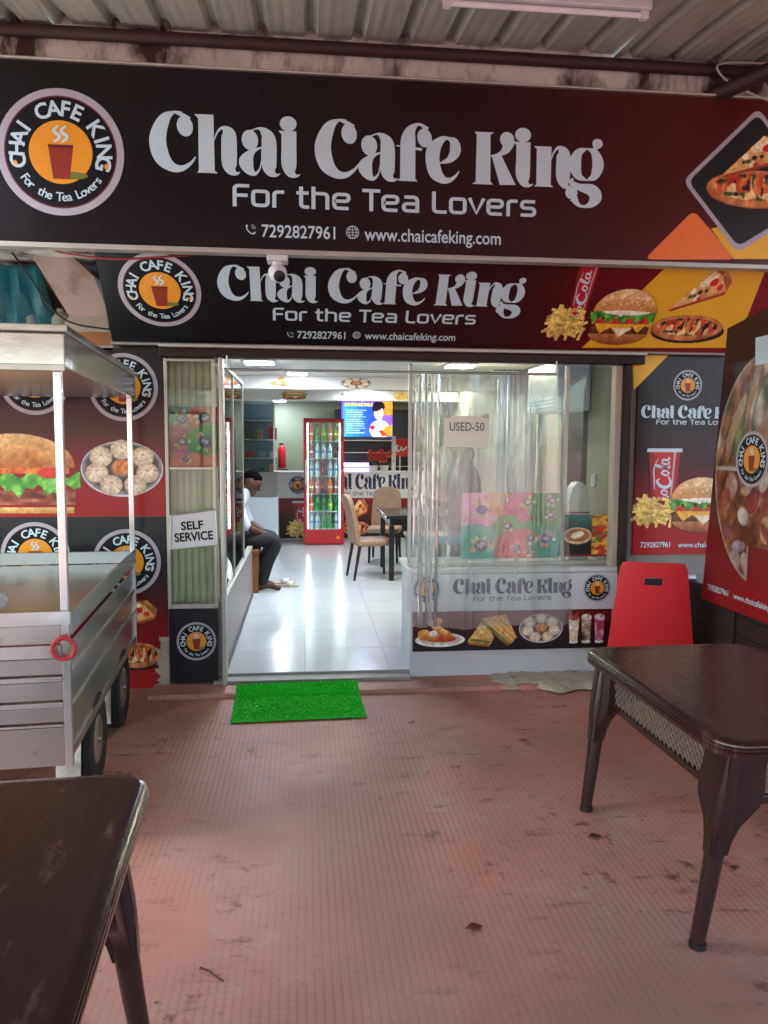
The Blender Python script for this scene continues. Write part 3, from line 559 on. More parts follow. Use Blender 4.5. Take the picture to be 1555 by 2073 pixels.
b = MB(); b.box((-150, -150, -.3), (150, 150, 0)); tag(b.build('ground', GROUND), kind='structure')
b = MB(); b.bbox((-1.02, 4.95, -.02), (2.6, FY+.02, .03), .008); tag(b.build('entrance_step', GROUND), kind='structure')
b = MB(); b.box((-.62, 5.14, -.02), (.72, FY+.06, .052)); tag(b.build('threshold', mat('grey_threshold_stone', '8b8b86', .55, var=.2, scale=9)), kind='structure')
# rough cement skim at the counter foot
b = MB(); r = random.Random(3); ns = 34; x0, x1 = at(985, 1400, Z=.03).x, at(1330, 1400, Z=.03).x
rows = []
for j in range(9):
    y = 4.9+.3*j/8; row = []
    for i in range(ns):
        t = i/(ns-1); x = x0+(x1-x0)*t+r.uniform(-.012, .012)*(j == 0); e = math.sin(math.pi*min(1, t*4)/2)*min(1, .25+j/3)
        row.append((x, y+(.05*math.sin(t*9)+.04*math.sin(t*23+1))*(1-j/8)+(.12*(1-min(1, t*6)))*(1-j/8), .012+.045*e*(.6+.4*r.random())*(j > 0)))
    rows.append(row)
vs = [p for row in rows for p in row]; b.add(vs, [(j*ns+i, j*ns+i+1, (j+1)*ns+i+1, (j+1)*ns+i) for j in range(8) for i in range(ns-1)])
tag(b.build('cement_skim', mat('rough_cement', 'aaa496', .95, var=.3, scale=14, bump=.8, bscale=35, dirt='5c564c', dscale=9), smooth=True), kind='structure')
# shop shell
def floor_mat():
    m = mat('polished_white_floor_tile', 'b9c3ca', .2, var=.06, scale=2.2, dirt='a9a8a0', dscale=2.6, dth=.62); return m
b = MB(); b.box((-1.8, FY+.06, -.05), (2.36, 14.5, FZ-.004)); sf = tag(b.build('shop_floor', mat('grey_grout', '8f918f', .8)), kind='structure')
tm = MB(); tm.bbox((-.2985, -.2985, -.0035), (.2985, .2985, 0), .0012); tm = tm.mesh('floor_tile', floor_mat()); r = random.Random(21)
for i in range(7):
    for j in range(16):
        x, y = -1.8+.3+.594+(i-1)*.6, FY+.06+.3+j*.6
        if x > 2.1 or y > 14.3: continue
        link('floor_tile', tm, sf, Matrix.Translation((x, y, FZ-.0002)) @ Matrix.Rotation(R(r.uniform(-.06, .06)), 4, 'X') @ Matrix.Rotation(R(r.uniform(-.06, .06)), 4, 'Y') @ Matrix.Rotation(R(90*r.randint(0, 3)), 4, 'Z'))
b = MB(); b.box((-1.8, FY+.3, 2.44), (2.36, 14.5, 2.54)); tag(b.build('shop_ceiling', WHITE_PAINT), kind='structure')
b = MB(); b.box((-1.9, FY+.12, FZ), (-1.8, 14.5, 2.7)); tag(b.build('shop_wall_left', mat('grey_green_wall', '8e958a', .6, var=.06)), kind='structure')
b = MB(); b.box((-1.9, 14.5, FZ), (2.46, 14.6, 2.7)); tag(b.build('shop_wall_back', mat('olive_wall', '7c8672', .6, var=.06)), kind='structure')
b = MB(); b.box((2.26, 5.28, FZ), (2.36, 5.98, 2.44)); b.box((2.26, 6.62, FZ), (2.36, 14.5, 2.44)); b.box((2.26, 5.98, 2.06), (2.36, 6.62, 2.44)); tag(b.build('shop_wall_right', mat('beige_wall', '9a917c', .6, var=.05)), kind='structure')
# facade masonry (one building: piers, lintel)
bl = thing('shop_building', 'whitewashed stained concrete shop front behind the two long signboards', 'building', (0, FY+.1, 0))
b = MB(); b.box((-6, 4.62, 2.83), (6, 5.6, 4.3)); b.build('lintel_beam', WHITEWASH, bl)
b = MB(); b.box((-6, 5.215, 0), (-.905, 5.32, 2.25)); b.build('wall', mat('grey_pier_plaster', '8b8780', .9, var=.15, bump=.4, dirt='4c453f'), bl)
b = MB(); b.box((2.262, 5.215, .0), (6, 5.275, 2.83)); b.build('wall', mat('grey_pier_plaster', '', .9), bl)
b = MB(); b.box((-.9, 5.23, 2.28), (2.26, 5.31, 2.82)); b.build('fascia', WHITE_PAINT, bl)
# recess wall at the left of the lower sign
b = MB(); b.box((-6, 5.6, 2.255), (-1.0, 5.7, 2.83)); b.build('wall', mat('grimy_plaster', '6f6a64', .95, var=.3, scale=7, bump=.5, dirt='1d1a19', dscale=3, dth=.48), bl)
b = MB(); b.box((-6, 5.19, 2.252), (-1.235, 5.6, 2.30)); b.build('sill', mat('pale_plaster', 'a8a196', .9, var=.15, bump=.3), bl)
# slanting whitewashed stair soffit in that recess
pr = Pl((0, 5.18, 0), (1, 0, 0), (0, 0, 1))
board(pr, [(50, 495), (120, 495), (190, 560), (230, 660), (140, 640), (100, 575)], 'stair_soffit', mat('pink_whitewash', 'b3a39a', .9, var=.15, scale=5, bump=.4, dirt='8a7258', dscale=3), bl, off=0, th=.25)
board(pr, [(140, 640), (215, 640), (222, 672), (120, 672)], 'plaster_block', MATS['pale_plaster'], bl, off=.003, th=.2)
board(pr, [(135, 672), (224, 672), (232, 698), (160, 698)], 'plywood_strip', mat('orange_plywood', '9a6430', .6, var=.15, scale=8), bl, off=.004, th=.05)
# ================================================================ CANOPY ROOF
SL = R(8); ZR = 3.96
def roofz(y): return ZR-(4.62-y)*math.tan(SL)
rf = thing('canopy_roof', 'corrugated metal sheet canopy on brown pipes over the forecourt', 'canopy', (0, 4.4, 0))
SHEET = mat('galvanised_sheet', 'b3b8b0', .5, .25, var=.18, scale=3, bump=.1, bscale=20, dirt='7d7464', dscale=2.2, dth=.6, stretch=(4, .6, 1))
def sheet(x0, n=4, p=.27, dz=0, y0=4.62):
    prof = []
    for i in range(n):
        for dx, z in ((-.012 if i == 0 else 0, 0), (.03, .0), (.055, .045), (.085, .045), (.11, 0), (.14, .004), (.17, 0), (.2, .004), (.23, 0), (.268, .002)): prof.append((x0+i*p+dx, z))
    b = MB(); ys = [y0-.45*k for k in range(int((y0+5)/.45))]; k = len(prof)
    vs = []
    for y in ys:
        for x, z in prof: vs.append((x, y, roofz(y)+z+dz+.012*math.sin(y*3+x0)))
    b.add(vs, [(j*k+i, j*k+i+1, (j+1)*k+i+1, (j+1)*k+i) for j in range(len(ys)-1) for i in range(k-1)])
    o = b.build('roof_sheet', SHEET, rf); md = o.modifiers.new('t', 'SOLIDIFY'); md.thickness = .002; return o
for i in range(-3, 9): sheet(-4.6+i*1.075, dz=.004*(i % 2), y0=4.62 if i > 1 else 2.4)  # unseen far-left and rear sheets, added and shaped to shade the near paving
def pipe(pts, r, name='pipe', m=PIPE): b = MB(); b.tube(pts, r, 12); return b.build(name, m, rf, True)
pipe([(-5, 4.57, 3.895), (5.2, 4.57, 3.895)], .034, 'wall_pipe')
for y in (2.9, 1.2, -.6, -2.4, -4.2): pipe([(-7.8 if y < 2.4 else -2.5, y, roofz(y)-.06), (5.2, y, roofz(y)-.06)], .04, 'purlin_pipe')
for x in (-7.6, 2.78): 
    b = MB(); b.tube([(x, 4.5 if x > 0 else 2.3, roofz(4.5 if x > 0 else 2.3)-.12), (x, -4.5, roofz(-4.5)-.12)], .045, 10); b.build('rafter_pipe', PIPE, rf, True)
pipe([(2.45, 4.6, 3.76), (2.9, 4.0, 3.83)], .05, 'brace_pipe')
for x in (-7.6, 2.78): pipe([(x, -4.3, 0), (x, -4.3, roofz(-4.3)-.1)], .045, 'post_pipe')
# tube light fitting under the canopy
p0, p1 = at(893, -6, Y=3.85), at(1316, 16, Y=3.85)
tl = thing('tube_light', 'unlit white tube light batten hung under the corrugated canopy', 'tube light', (p0+p1)/2)
b = MB(); d = p1-p0; b.bbox((p0.x, 3.82, p0.z-.005), (p1.x, 3.88, p0.z+.035), .005); b.build('batten', WHITE_LAM, tl)
b = MB(); b.tube([(p0.x+.05, 3.85, p0.z-.025), (p1.x-.05, 3.85, p0.z-.025)], .014, 12); b.build('tube', mat('frosted_tube', 'e6e8ea', .3), tl, True)
for x in (p0.x+.03, p1.x-.03): b = MB(); b.bbox((x-.02, 3.832, p0.z-.045), (x+.02, 3.868, p0.z-.004), .004); b.build('end_cap', WHITE_LAM, tl)
for x in (p0.x+.3, p1.x-.3): b = MB(); b.tube([(x, 3.85, p0.z+.03), (x, 3.85, roofz(3.85)+.01)], .004, 6); b.build('hanger_wire', ALU, tl)
def cable(name, label, pts, r, m, cat='cable', px=None):
    b = MB(); b.tube(smoothpath([tuple(p) for p in pts]), r, 7); return tag(b.build(name, m, None, True), label, cat)
CABW = mat('grey_cable', 'a8a59a', .6); CABB = mat('black_cable', '17171a', .5); CABR = mat('red_cable', '8a1f22', .5)
cable('cable', 'pale cable hanging from the brown pipe corner over the long upper signboard', [at(1560, 128, Y=4.5), at(1465, 128, Y=4.5), at(1455, 145, Y=4.5), at(1490, 175, Y=4.48), at(1560, 205, Y=4.46)], .006, CABW)
# ================================================================ UPPER SIGN
US = Pl((0, 4.55, 0), (1, 0, 0), (0, 0, 1))
us = thing('signboard', 'long upper signboard, black fading to maroon, with big white shop name', 'signboard', (.5, 4.56, 2.76))
FLEXU = mat_grad('flex_black_to_maroon', [(0, '0c0d11'), (.42, '140e12'), (.62, '2c1216'), (.78, '4c1418'), (1, '5a1216')], 0, .27, .55)
b = MB(); b.box((-2.9, 4.555, 2.765), (3.6, 4.61, 3.733)); b.build('panel', FLEXU, us)
for nm, z0, z1 in (('frame_rail', 2.735, 2.763), ('frame_rail', 3.735, 3.747)):
    b = MB(); b.bbox((-2.93, 4.535, z0), (3.63, 4.615, z1), .004); b.build(nm, ALU, us)
off = .0
logo(US, us, 123, 308, 128, -.003)
def word(pl, me, name, parent, xl, yb, xr, ytop, cap, off=-.003):
    """word whose baseline starts at (xl, yb), ends at column xr and whose capitals reach ytop"""
    u0, v0 = pl.uv(xl, yb); u1, _ = pl.uv(xr, yb+(xr-xl)*.02); a, bb = bounds(me); s = (u1-u0)/(bb[0]-a[0]); _, vt = pl.uv(xl, ytop)
    for m_ in (me if isinstance(me, list) else [me]): link(name, m_, parent, pl.mat(u0-a[0]*s, v0, s, (vt-v0)/cap, off=off))
word(US, KING_W, 'lettering', us, 303, 345, 1222, 222, 100)
word(US, TEA_W, 'lettering', us, 471, 417, 1086, 371, 100)
word(US, PHONE_W, 'printed_text', us, 530, 479, 679, 453, .72); word(US, WEB_W, 'printed_text', us, 738, 486, 1014, 459, .72)
for ic, x, y, rr in ((ICON_P, 508, 464, 11), (ICON_G, 714, 470, 13)):
    u, v = US.uv(x, y); u1, _ = US.uv(x+rr, y); link('icon', ic, us, US.mat(u, v, u1-u, off=-.003))
def pq(pl, P): return [pl.uv(*p) for p in P]
b = MB(); b.poly(roundpoly(pq(US, [(1305, 525), (1405, 425), (1490, 525)]), .05), 0); b.build('orange_shape', INK_ORANGE, us, M=US.mat(0, 0, off=-.0035))
b = MB(); b.poly(pq(US, [(1440, 462), (1486, 524), (1800, 524), (1800, 200), (1700, 220), (1560, 440)]), 0); b.build('yellow_shape', INK_YELLOW, us, M=US.mat(0, 0, off=-.004))
DI = [(1383, 366), (1536, 218), (1668, 400), (1494, 512)]
b = MB(); b.poly(roundpoly(pq(US, DI), .055), 0); b.build('diamond_border', INK_GREY, us, M=US.mat(0, 0, off=-.003))
b = MB(); b.poly(roundpoly(pq(US, [(1394, 367), (1535, 231), (1655, 400), (1495, 499)]), .05), 0); b.build('diamond_picture', mat('print_charcoal', '1e2022', .3), us, M=US.mat(0, 0, off=-.0015))
fit(food('slice'), US, 'food_picture', us, (1462, 360), (1600, 275), .0); fit(food('pizza'), US, 'food_picture', us, (1428, 425), (1640, 350), -.0008)
# ================================================================ LOWER SIGN (leans out at the top)
B0 = at(228, 691, Y=5.12); T0 = at(190, 505, X=B0.x); upv = (T0-B0).normalized()
LS = Pl(B0, (1, 0, 0), upv); Ls = thing('signboard', 'shorter lower signboard leaning out over the door, with burger, fries and pizza pictures', 'signboard', B0)
FLEXL = mat_grad('flex_black_to_wine', [(0, '0e1116'), (.35, '150f14'), (.6, '3a1118'), (.75, '6a131c'), (1, '7a141c')], 0, .3, .5)
UR, _ = LS.uv(1500, 640); UH = .62
b = MB(); b.prism([(0, 0), (UR+.05, 0), (UR+.2, .3), (UR+.2, UH), (0, UH)], -.03, 0); b.build('panel', FLEXL, Ls, M=LS.mat(0, 0))
b = MB(); b.bbox((-.015, -.02, -.035), (UR+.06, -.003, .006), .003); b.build('frame_rail', ALU, Ls, M=LS.mat(0, 0))
logo(LS, Ls, 324, 588, 83, .003)
word(LS, KING_W, 'lettering', Ls, 443, 607, 1057, 535, 100, .003); word(LS, TEA_W, 'lettering', Ls, 553, 648, 962, 622, 100, .003)
word(LS, PHONE_W, 'printed_text', Ls, 602, 684, 699, 669, .72, .003); word(LS, WEB_W, 'printed_text', Ls, 738, 686, 921, 671, .72, .003)
for ic, x, y, rr in ((ICON_P, 588, 677, 7), (ICON_G, 722, 678, 8)):
    u, v = LS.uv(x, y); u1, _ = LS.uv(x+rr, y); link('icon', ic, Ls, LS.mat(u, v, u1-u, off=.003))
b = MB(); P = pq(LS, [(1178, 704), (1362, 527), (1560, 520), (1530, 640), (1470, 704)]); P = [(min(p[0], UR+.045), max(p[1], .002)) for p in P]; b.poly(P, 0); b.build('yellow_shape', INK_YELLOW, Ls, M=LS.mat(0, 0, off=.002))
b = MB(); b.poly([(u, v) for u, v in pq(LS, [(1195, 590), (1345, 530), (1365, 527), (1190, 690)])], 0)
u0, v0 = LS.uv(1143, 640); u1, v1 = LS.uv(1222, 528); rel(LS, COLA, 'soda_cup_picture', Ls, u0, v0, u1, v1, .003)
fit(food('fries'), LS, 'food_picture', Ls, (1090, 688), (1200, 617), .007); fit(food('burger'), LS, 'food_picture', Ls, (1178, 695), (1345, 585), .010)
fit(food('slice'), LS, 'food_picture', Ls, (1352, 630), (1492, 546), .005); fit(food('pizza'), LS, 'food_picture', Ls, (1308, 692), (1478, 640), .006)
cable('cable', 'sagging red cable strung across the top of the lower signboard', [at(60, 490, Y=4.68), at(130, 512, Y=4.68), at(230, 524, Y=4.66), at(330, 520, Y=4.66), at(410, 512, Y=4.68), at(420, 490, Y=4.7)], .006, CABR)
cable('cable', 'black cable drooping over the plaster block beside the lower signboard', [at(20, 505, Y=5.1), at(60, 560, Y=5.1), at(105, 625, Y=5.1), at(150, 655, Y=5.1), at(228, 668, Y=5.08)], .006, CABB)
# CCTV camera hanging from the upper sign rail
c0 = at(562, 505, Y=4.6); cc = thing('security_camera', 'white dome security camera hung between the two signboards', 'security camera', c0)
b = MB(); b.bbox((c0.x-.06, 4.53, 2.70), (c0.x+.06, 4.65, 2.734), .006); b.build('base', WHITE_LAM, cc)
b = MB(); b.tube([(c0.x, 4.58, 2.715), (c0.x, 4.58, 2.66)], .03, 12); b.build('stem', WHITE_LAM, cc, True)
b = MB(); b.sphere((c0.x, 4.575, 2.638), .055, 20); hd = b.build('camera_head', WHITE_LAM, cc, True)
b = MB(); b.lathe([(.032, 0), (.034, .012), (.028, .016)], 18, Matrix.Translation((c0.x+.012, 4.538, 2.615)) @ Matrix.Rotation(R(115), 4, 'X')); b.build('lens', BLACK, hd, True)
# ================================================================ DOOR HEAD, POSTS
hb = thing('door_head_beam', 'dark brown roller shutter channel above the shop entrance', 'beam', (.67, FY, 2.21))
b = MB(); b.bbox((-.93, 5.12, 2.212), (2.33, 5.22, 2.268), .006); b.build('channel', mat('dark_shutter_steel', '2c1e1d', .5, .4, var=.2), hb)
b = MB(); b.bbox((-.93, 5.09, 2.27), (2.33, 5.20, 2.292), .004); b.build('trim_strip', ALU, hb)
def post(name, label, px0, px1, y0=5.1, y1=5.2, zt=2.21, m=ALU, pxb=None):
    a, c = at(px0, 900, Y=y0).x, at(px1, 900, Y=y0).x; b = MB(); b.bbox((a, y0, .03), (c, y1, zt), .006); return tag(b.build(name, m), label, 'post')
post('door_post', 'slim aluminium door post beside the dark logo panel', 444, 453)
post('door_post', 'white framed post at the right end of the serving counter', 1243, 1262, 5.19, 5.27, m=mat('cream_frame', 'b5b1a4', .5, var=.1))
post('guide_channel', 'dark brown shutter guide beside the tall soda poster', 1263, 1277, 5.13, 5.2, m=MATS['dark_shutter_steel'])
# ================================================================ LEFT: GLAZED BAY
PF = Pl((0, FY, 0), (1, 0, 0), (0, 0, 1)); gx0, gx1 = at(343, 1200, Y=FY).x, at(442, 1200, Y=FY).x; zt = at(400, 727, Y=FY).z; zb = at(400, 1224, Y=FY).z
gb = thing('glazed_bay', 'narrow glazed bay with cream fluted backing beside the entrance', 'window', ((gx0+gx1)/2, FY, .03))
b = MB(); n = 7; bw = (gx1-gx0)/n
for i in range(n): b.tube([(gx0+bw*(i+.5), 5.30, .1), (gx0+bw*(i+.5), 5.30, 2.3)], bw*.53, 14)
b.build('fluted_backing', CREAM, gb, True)
for a, c in (((gx0-.003, 5.16, zb-.02), (gx0+.018, 5.2, zt)), ((gx1-.02, 5.16, zb-.02), (gx1, 5.2, zt)), ((gx0+.019, 5.162, zb-.02), (gx1-.021, 5.198, zb+.012)), ((gx0+.019, 5.162, zt-.02), (gx1-.021, 5.198, zt-.001))):
    b = MB(); b.bbox(a, c, .003); b.build('frame_bar', ALU, gb)
z1 = at(400, 945, Y=FY).z; b = MB(); b.bbox((gx0+.019, 5.167, z1-.02), (gx1-.021, 5.193, z1), .003); b.build('frame_bar', ALU, gb)
for za, zc in ((zb+.013, z1-.021), (z1+.001, zt-.021)): b = MB(); b.box((gx0+.02, 5.178, za), (gx1-.022, 5.184, zc)); b.build('pane', GLASS, gb)
b = MB(); b.bbox((gx0-.002, 5.165, .045), (gx1-.002, 5.198, zb-.022), .004); pn = b.build('lower_panel', mat('navy_laminate', '12151f', .3, var=.2, scale=3), gb)
lp = Pl((0, 5.165, 0), (1, 0, 0), (0, 0, 1)); logo(lp, gb, 398, 1298, 40, .003)
# menu poster inside the bay
mp = Pl((0, 5.215, 0), (1, 0, 0), (0, 0, 1)); p0, p1 = mp.uv(346, 945), mp.uv(441, 824)
po = thing('menu_poster', 'green and red menu poster behind the narrow glazed bay', 'poster', mp.pt(p0[0], p0[1]))
b = MB(); b.box((p0[0], 5.215, p0[1]), (p1[0], 5.22, p1[1])); b.build('sheet', WHITE_PAINT, po); rel(mp, menu_print('tall', .8, 1.0), 'picture', po, p0[0], p0[1], p1[0], p1[1], .003)
# SELF SERVICE sign
sp_ = Pl((0, 5.14, 0), (1, 0, 0), (0, 0, 1)); ss = thing('notice_sign', 'small white framed notice reading SELF SERVICE hung on the narrow glazed bay', 'sign', sp_.pt(*sp_.uv(390, 1110)))
q = [(345, 1113), (346, 1043), (437, 1031), (441, 1104)]
board(sp_, q, 'panel', WHITE_LAM, ss, 0, .012)
for i in range(4):
    a, c = Vector(sp_.uv(*q[i])), Vector(sp_.uv(*q[(i+1) % 4])); b = MB(); b.tube([(*a, .002), (*c, .002)], .007, 6); b.build('frame_bar', ALU, ss, M=sp_.mat(0, 0))
for t, x0, x1, yb, yt in (('SELF', 367, 412, 1073, 1056), ('SERVICE', 354, 432, 1097, 1079)):
    me = font_mesh(t, INK_BLACK, .03); u0, v0 = sp_.uv(x0, yb); u1, v1 = sp_.uv(x1, yt); a, c = bounds(me); s_ = (u1-u0)/(c[0]-a[0]); link('printed_text', me, ss, sp_.mat(u0, v0, s_, (v1-v0)/.72, .002, R(4)))
# ================================================================ LEFT WALL POSTERS
WL = Pl((0, 5.205, 0), (1, 0, 0), (0, 0, 1)); x1 = at(338, 1000, Y=5.2).x
def wallposter(label, ytop, ybot, stops, nm):
    zt, zb = at(300, ytop, Y=5.2).z, at(300, ybot, Y=5.2).z; t = thing('wall_poster', label, 'poster', (-2, 5.2, zb)); b = MB(); b.box((-3.2, 5.19, zb), (x1, 5.213, zt)); b.build('panel', mat_grad(nm, stops, 2, .25, .5), t); return t
PL2 = Pl((0, 5.19, 0), (1, 0, 0), (0, 0, 1))
w1 = wallposter('wall poster with a large burger and a plate of dumplings behind the steel cart', 706, 1045, [(0, 'a01c20'), (.25, '8f1a1e'), (.5, '4a1a1a'), (.75, '1e1618'), (1, '15161b')], 'poster_red_to_black')
for x, y, rr in ((70, 770, 72), (250, 784, 70)): logo(PL2, w1, x, y, rr, .002)
fit(food_bigburger(), PL2, 'food_picture', w1, (-90, 1040), (160, 878), .002); fit(food('momos'), PL2, 'food_picture', w1, (165, 1006), (330, 890), .003)
w2 = wallposter('wall poster with two round logos and pizza behind the steel cart wheels', 1047, 1392, [(0, '9c1a1c'), (.3, '8a1a1c'), (.55, '3a1518'), (.72, '181a1f'), (1, '1c2628')], 'poster_charcoal_to_red')
for x, y, rr in ((72, 1124, 70), (257, 1138, 69)): logo(PL2, w2, x, y, rr, .002)
fit(food('slice'), PL2, 'food_picture', w2, (205, 1285), (318, 1215), .003); fit(food('pizza'), PL2, 'food_picture', w2, (230, 1358), (330, 1300), .003)
b = MB(); b.box((x1+.001, 5.185, .02), (gx0-.006, 5.213, 2.21)); tag(b.build('edge_strip', ALU), 'thin worn metal strip between the wall posters and the glazed bay', 'strip')
# torn blue and cream poster edge low on the wall
b = MB(); r = random.Random(5); zz = [at(335, 1290+i*8, Y=5.17).z for i in range(13)]; xx = at(322, 1340, Y=5.17).x
for i in range(12): b.add([(xx+r.uniform(-.03, .02), 5.18, zz[i]), (xx+.075, 5.18, zz[i]), (xx+.075, 5.176, zz[i+1]), (xx+r.uniform(-.03, .02), 5.172, zz[i+1])], [(0, 1, 2, 3)])
o = b.build('torn_poster', mat('torn_paper', 'a59a86', .8, var=.3, scale=9, dirt='2a2c7a', dscale=6, dth=.5)); o.modifiers.new('t', 'SOLIDIFY').thickness = .003; tag(o, 'torn blue and cream paper strip peeling at the lower corner of the wall poster', 'paper')
# ================================================================ RIGHT FACADE POSTER
PR = Pl((0, 5.2, 0), (1, 0, 0), (0, 0, 1)); rp_ = thing('soda_poster', 'tall black to red poster with soda cup, fries and burger beside the shutter guide', 'poster', at(1360, 1125, Y=5.2))
a, c = at(1279, 1123, Y=5.2), at(1279, 716, Y=5.2); b = MB(); b.box((a.x, 5.188, a.z), (3.3, 5.213, c.z)); b.build('panel', mat_grad('poster_black_over_red', [(0, 'a3141a'), (.2, '90161a'), (.45, '3c1418'), (.65, '1a1518'), (1, '121517')], 2, .28, .5), rp_)
PR = Pl((0, 5.188, 0), (1, 0, 0), (0, 0, 1))
b = MB(); b.poly(pq(PR, [(1280, 719), (1353, 719), (1283, 790)]), 0); b.build('yellow_shape', INK_YELLOW, rp_, M=PR.mat(0, 0, off=.002))
logo(PR, rp_, 1392, 780, 29, .003); word(PR, KING_W, 'lettering', rp_, 1297, 846, 1508, 820, 100, .003); word(PR, TEA_W, 'lettering', rp_, 1328, 859, 1490, 849, 100, .003)
u0, v0 = PR.uv(1306, 1012); u1, v1 = PR.uv(1382, 908); rel(PR, COLA, 'soda_cup_picture', rp_, u0, v0, u1, v1, .003)
fit(food('fries'), PR, 'food_picture', rp_, (1274, 1070), (1368, 1000), .005); fit(food('burger'), PR, 'food_picture', rp_, (1352, 1078), (1488, 966), .008)
word(PR, PHONE_W, 'printed_text', rp_, 1296, 1108, 1356, 1097, .72, .003); word(PR, WEB_W, 'printed_text', rp_, 1372, 1108, 1500, 1097, .72, .003)
# ================================================================ RIGHT: PLANK SCREEN AND BANNER
PLANK = mat('dark_painted_plank', '2c201e', .6, var=.3, scale=7, bump=.3, bscale=30, stretch=(1, 1, 6))
pk = thing('plank_screen', 'dark brown low plank screen under the hanging banner', 'screen', (2.7, 4.1, 0))
for i in range(6): b = MB(); b.bbox((2.66, 2.6, .02+i*.118), (2.685+.004*(i % 2), 5.15, .132+i*.118), .004); b.build('plank', PLANK, pk)
for y in (2.7, 3.9, 5.1): b = MB(); b.bbox((2.688, y-.03, 0), (2.74, y+.03, .72), .004); b.build('upright', PLANK, pk)
for i in range(6): b = MB(); b.bbox((2.28, 5.17-.004*(i % 2), .02+i*.115), (2.656, 5.212, .13+i*.115), .004); b.build('plank', PLANK, pk)
BX = 2.62; BN = Pl((BX, 0, 0), (0, -1, 0), (0, 0, 1))
bn = thing('flex_banner', 'brown to red banner with a round collage of snacks facing the tables', 'banner', (BX, 3.9, 0))
P = pq(BN, [(1420, 1212), (1555, 1263), (1700, 1318), (1700, 545), (1555, 622), (1473, 665)]); b = MB(); b.prism(P, -.02, 0); b.build('panel', mat_grad('banner_brown_to_red', [(0, '921a1e'), (.18, '7c1a1c'), (.4, '47201f'), (.75, '352320'), (1, '3a2824')], 1, .3, .5), bn, M=BN.mat(0, 0))
for y in (4.45, 3.5): b = MB(); b.bbox((BX+.021, y-.02, 0), (BX+.036, y+.02, 2.2), .003); b.build('support_post', PIPE, bn)
u0, v0 = BN.uv(1441, 1155); u1, v1 = BN.uv(1600, 700); rel(BN, collage_print(), 'picture', bn, u0, v0, u1+.12, v1, .003)
u, v = BN.uv(1524, 930); link('logo', LOGO, bn, BN.mat(u, v, .165, off=.006))
for tx, du in (('7292827961', .05), ('www.chaicafeking.com', .36)):
    u0, v0 = BN.uv(1424, 1200); link('printed_text', font_mesh(tx, INK_WHITE, .01), bn, BN.mat(u0+du, v0+.035, .052, off=.003))
u, v = BN.uv(1550, 715); b = MB(); b.poly([(u-.09, v-.06), (u+.12, v-.06), (u+.14, v+.1), (u-.1, v+.1)], 0); b.build('cup_picture', INK_WHITE, bn, M=BN.mat(0, 0, off=.004))
# ================================================================ FORECOURT THINGS
# green mat
mt = [at(467, 1462, Z=.012), at(742, 1450, Z=.012), at(722, 1380, Z=.035), at(480, 1389, Z=.035)]
def mat_mesh():
    b = MB(); nx, ny = 60, 46; vs = []; r = random.Random(2)
    for j in range(ny+1):
        for i in range(nx+1):
            s_, t = i/nx, j/ny; p = (mt[0]*(1-s_)+mt[1]*s_)*(1-t)+(mt[3]*(1-s_)+mt[2]*s_)*t
            base = .006 if p.y < 4.93 else (.036 if p.y > 4.96 else .006+(p.y-4.93)); e = (i in (0, nx)) or (j in (0, ny))
            if p.y > 5.13: base = max(base, .058)
            vs.append((p.x+(r.uniform(-.003, .003) if e else 0), p.y, base+.004+r.uniform(0, .007)))
    b.add(vs, [(j*(nx+1)+i, j*(nx+1)+i+1, (j+1)*(nx+1)+i+1, (j+1)*(nx+1)+i) for j in range(ny) for i in range(nx)]); return b
o = mat_mesh().build('door_mat', mat('green_grass_mat', '10c41e', .85, var=.15, scale=180, bump=.6, bscale=300)); o.modifiers.new('t', 'SOLIDIFY').thickness = .006
r = random.Random(6); bl_ = MB()
for i in range(9000):
    s_, t = r.random(), r.random(); p = (mt[0]*(1-s_)+mt[1]*s_)*(1-t)+(mt[3]*(1-s_)+mt[2]*s_)*t; base = .008 if p.y < 4.93 else (.04 if p.y < 5.13 else .06)
    a = r.uniform(0, 6.28); d = Vector((math.cos(a), math.sin(a), 0)); h = r.uniform(.012, .02); q = Vector((p.x, p.y, base)); bl_.add([q-d*.0035, q+d*.0035, q+Vector((r.uniform(-.008, .008), r.uniform(-.008, .008), h))], [(0, 1, 2)])
bo = bl_.build('grass_blades', mat('green_blades', '14cc24', .75, var=.15, scale=25, dirt='0ea01a', dscale=5, dth=.6), o); bo['kind'] = 'stuff'
tag(o, 'bright green synthetic grass door mat at the shop entrance', 'door mat')
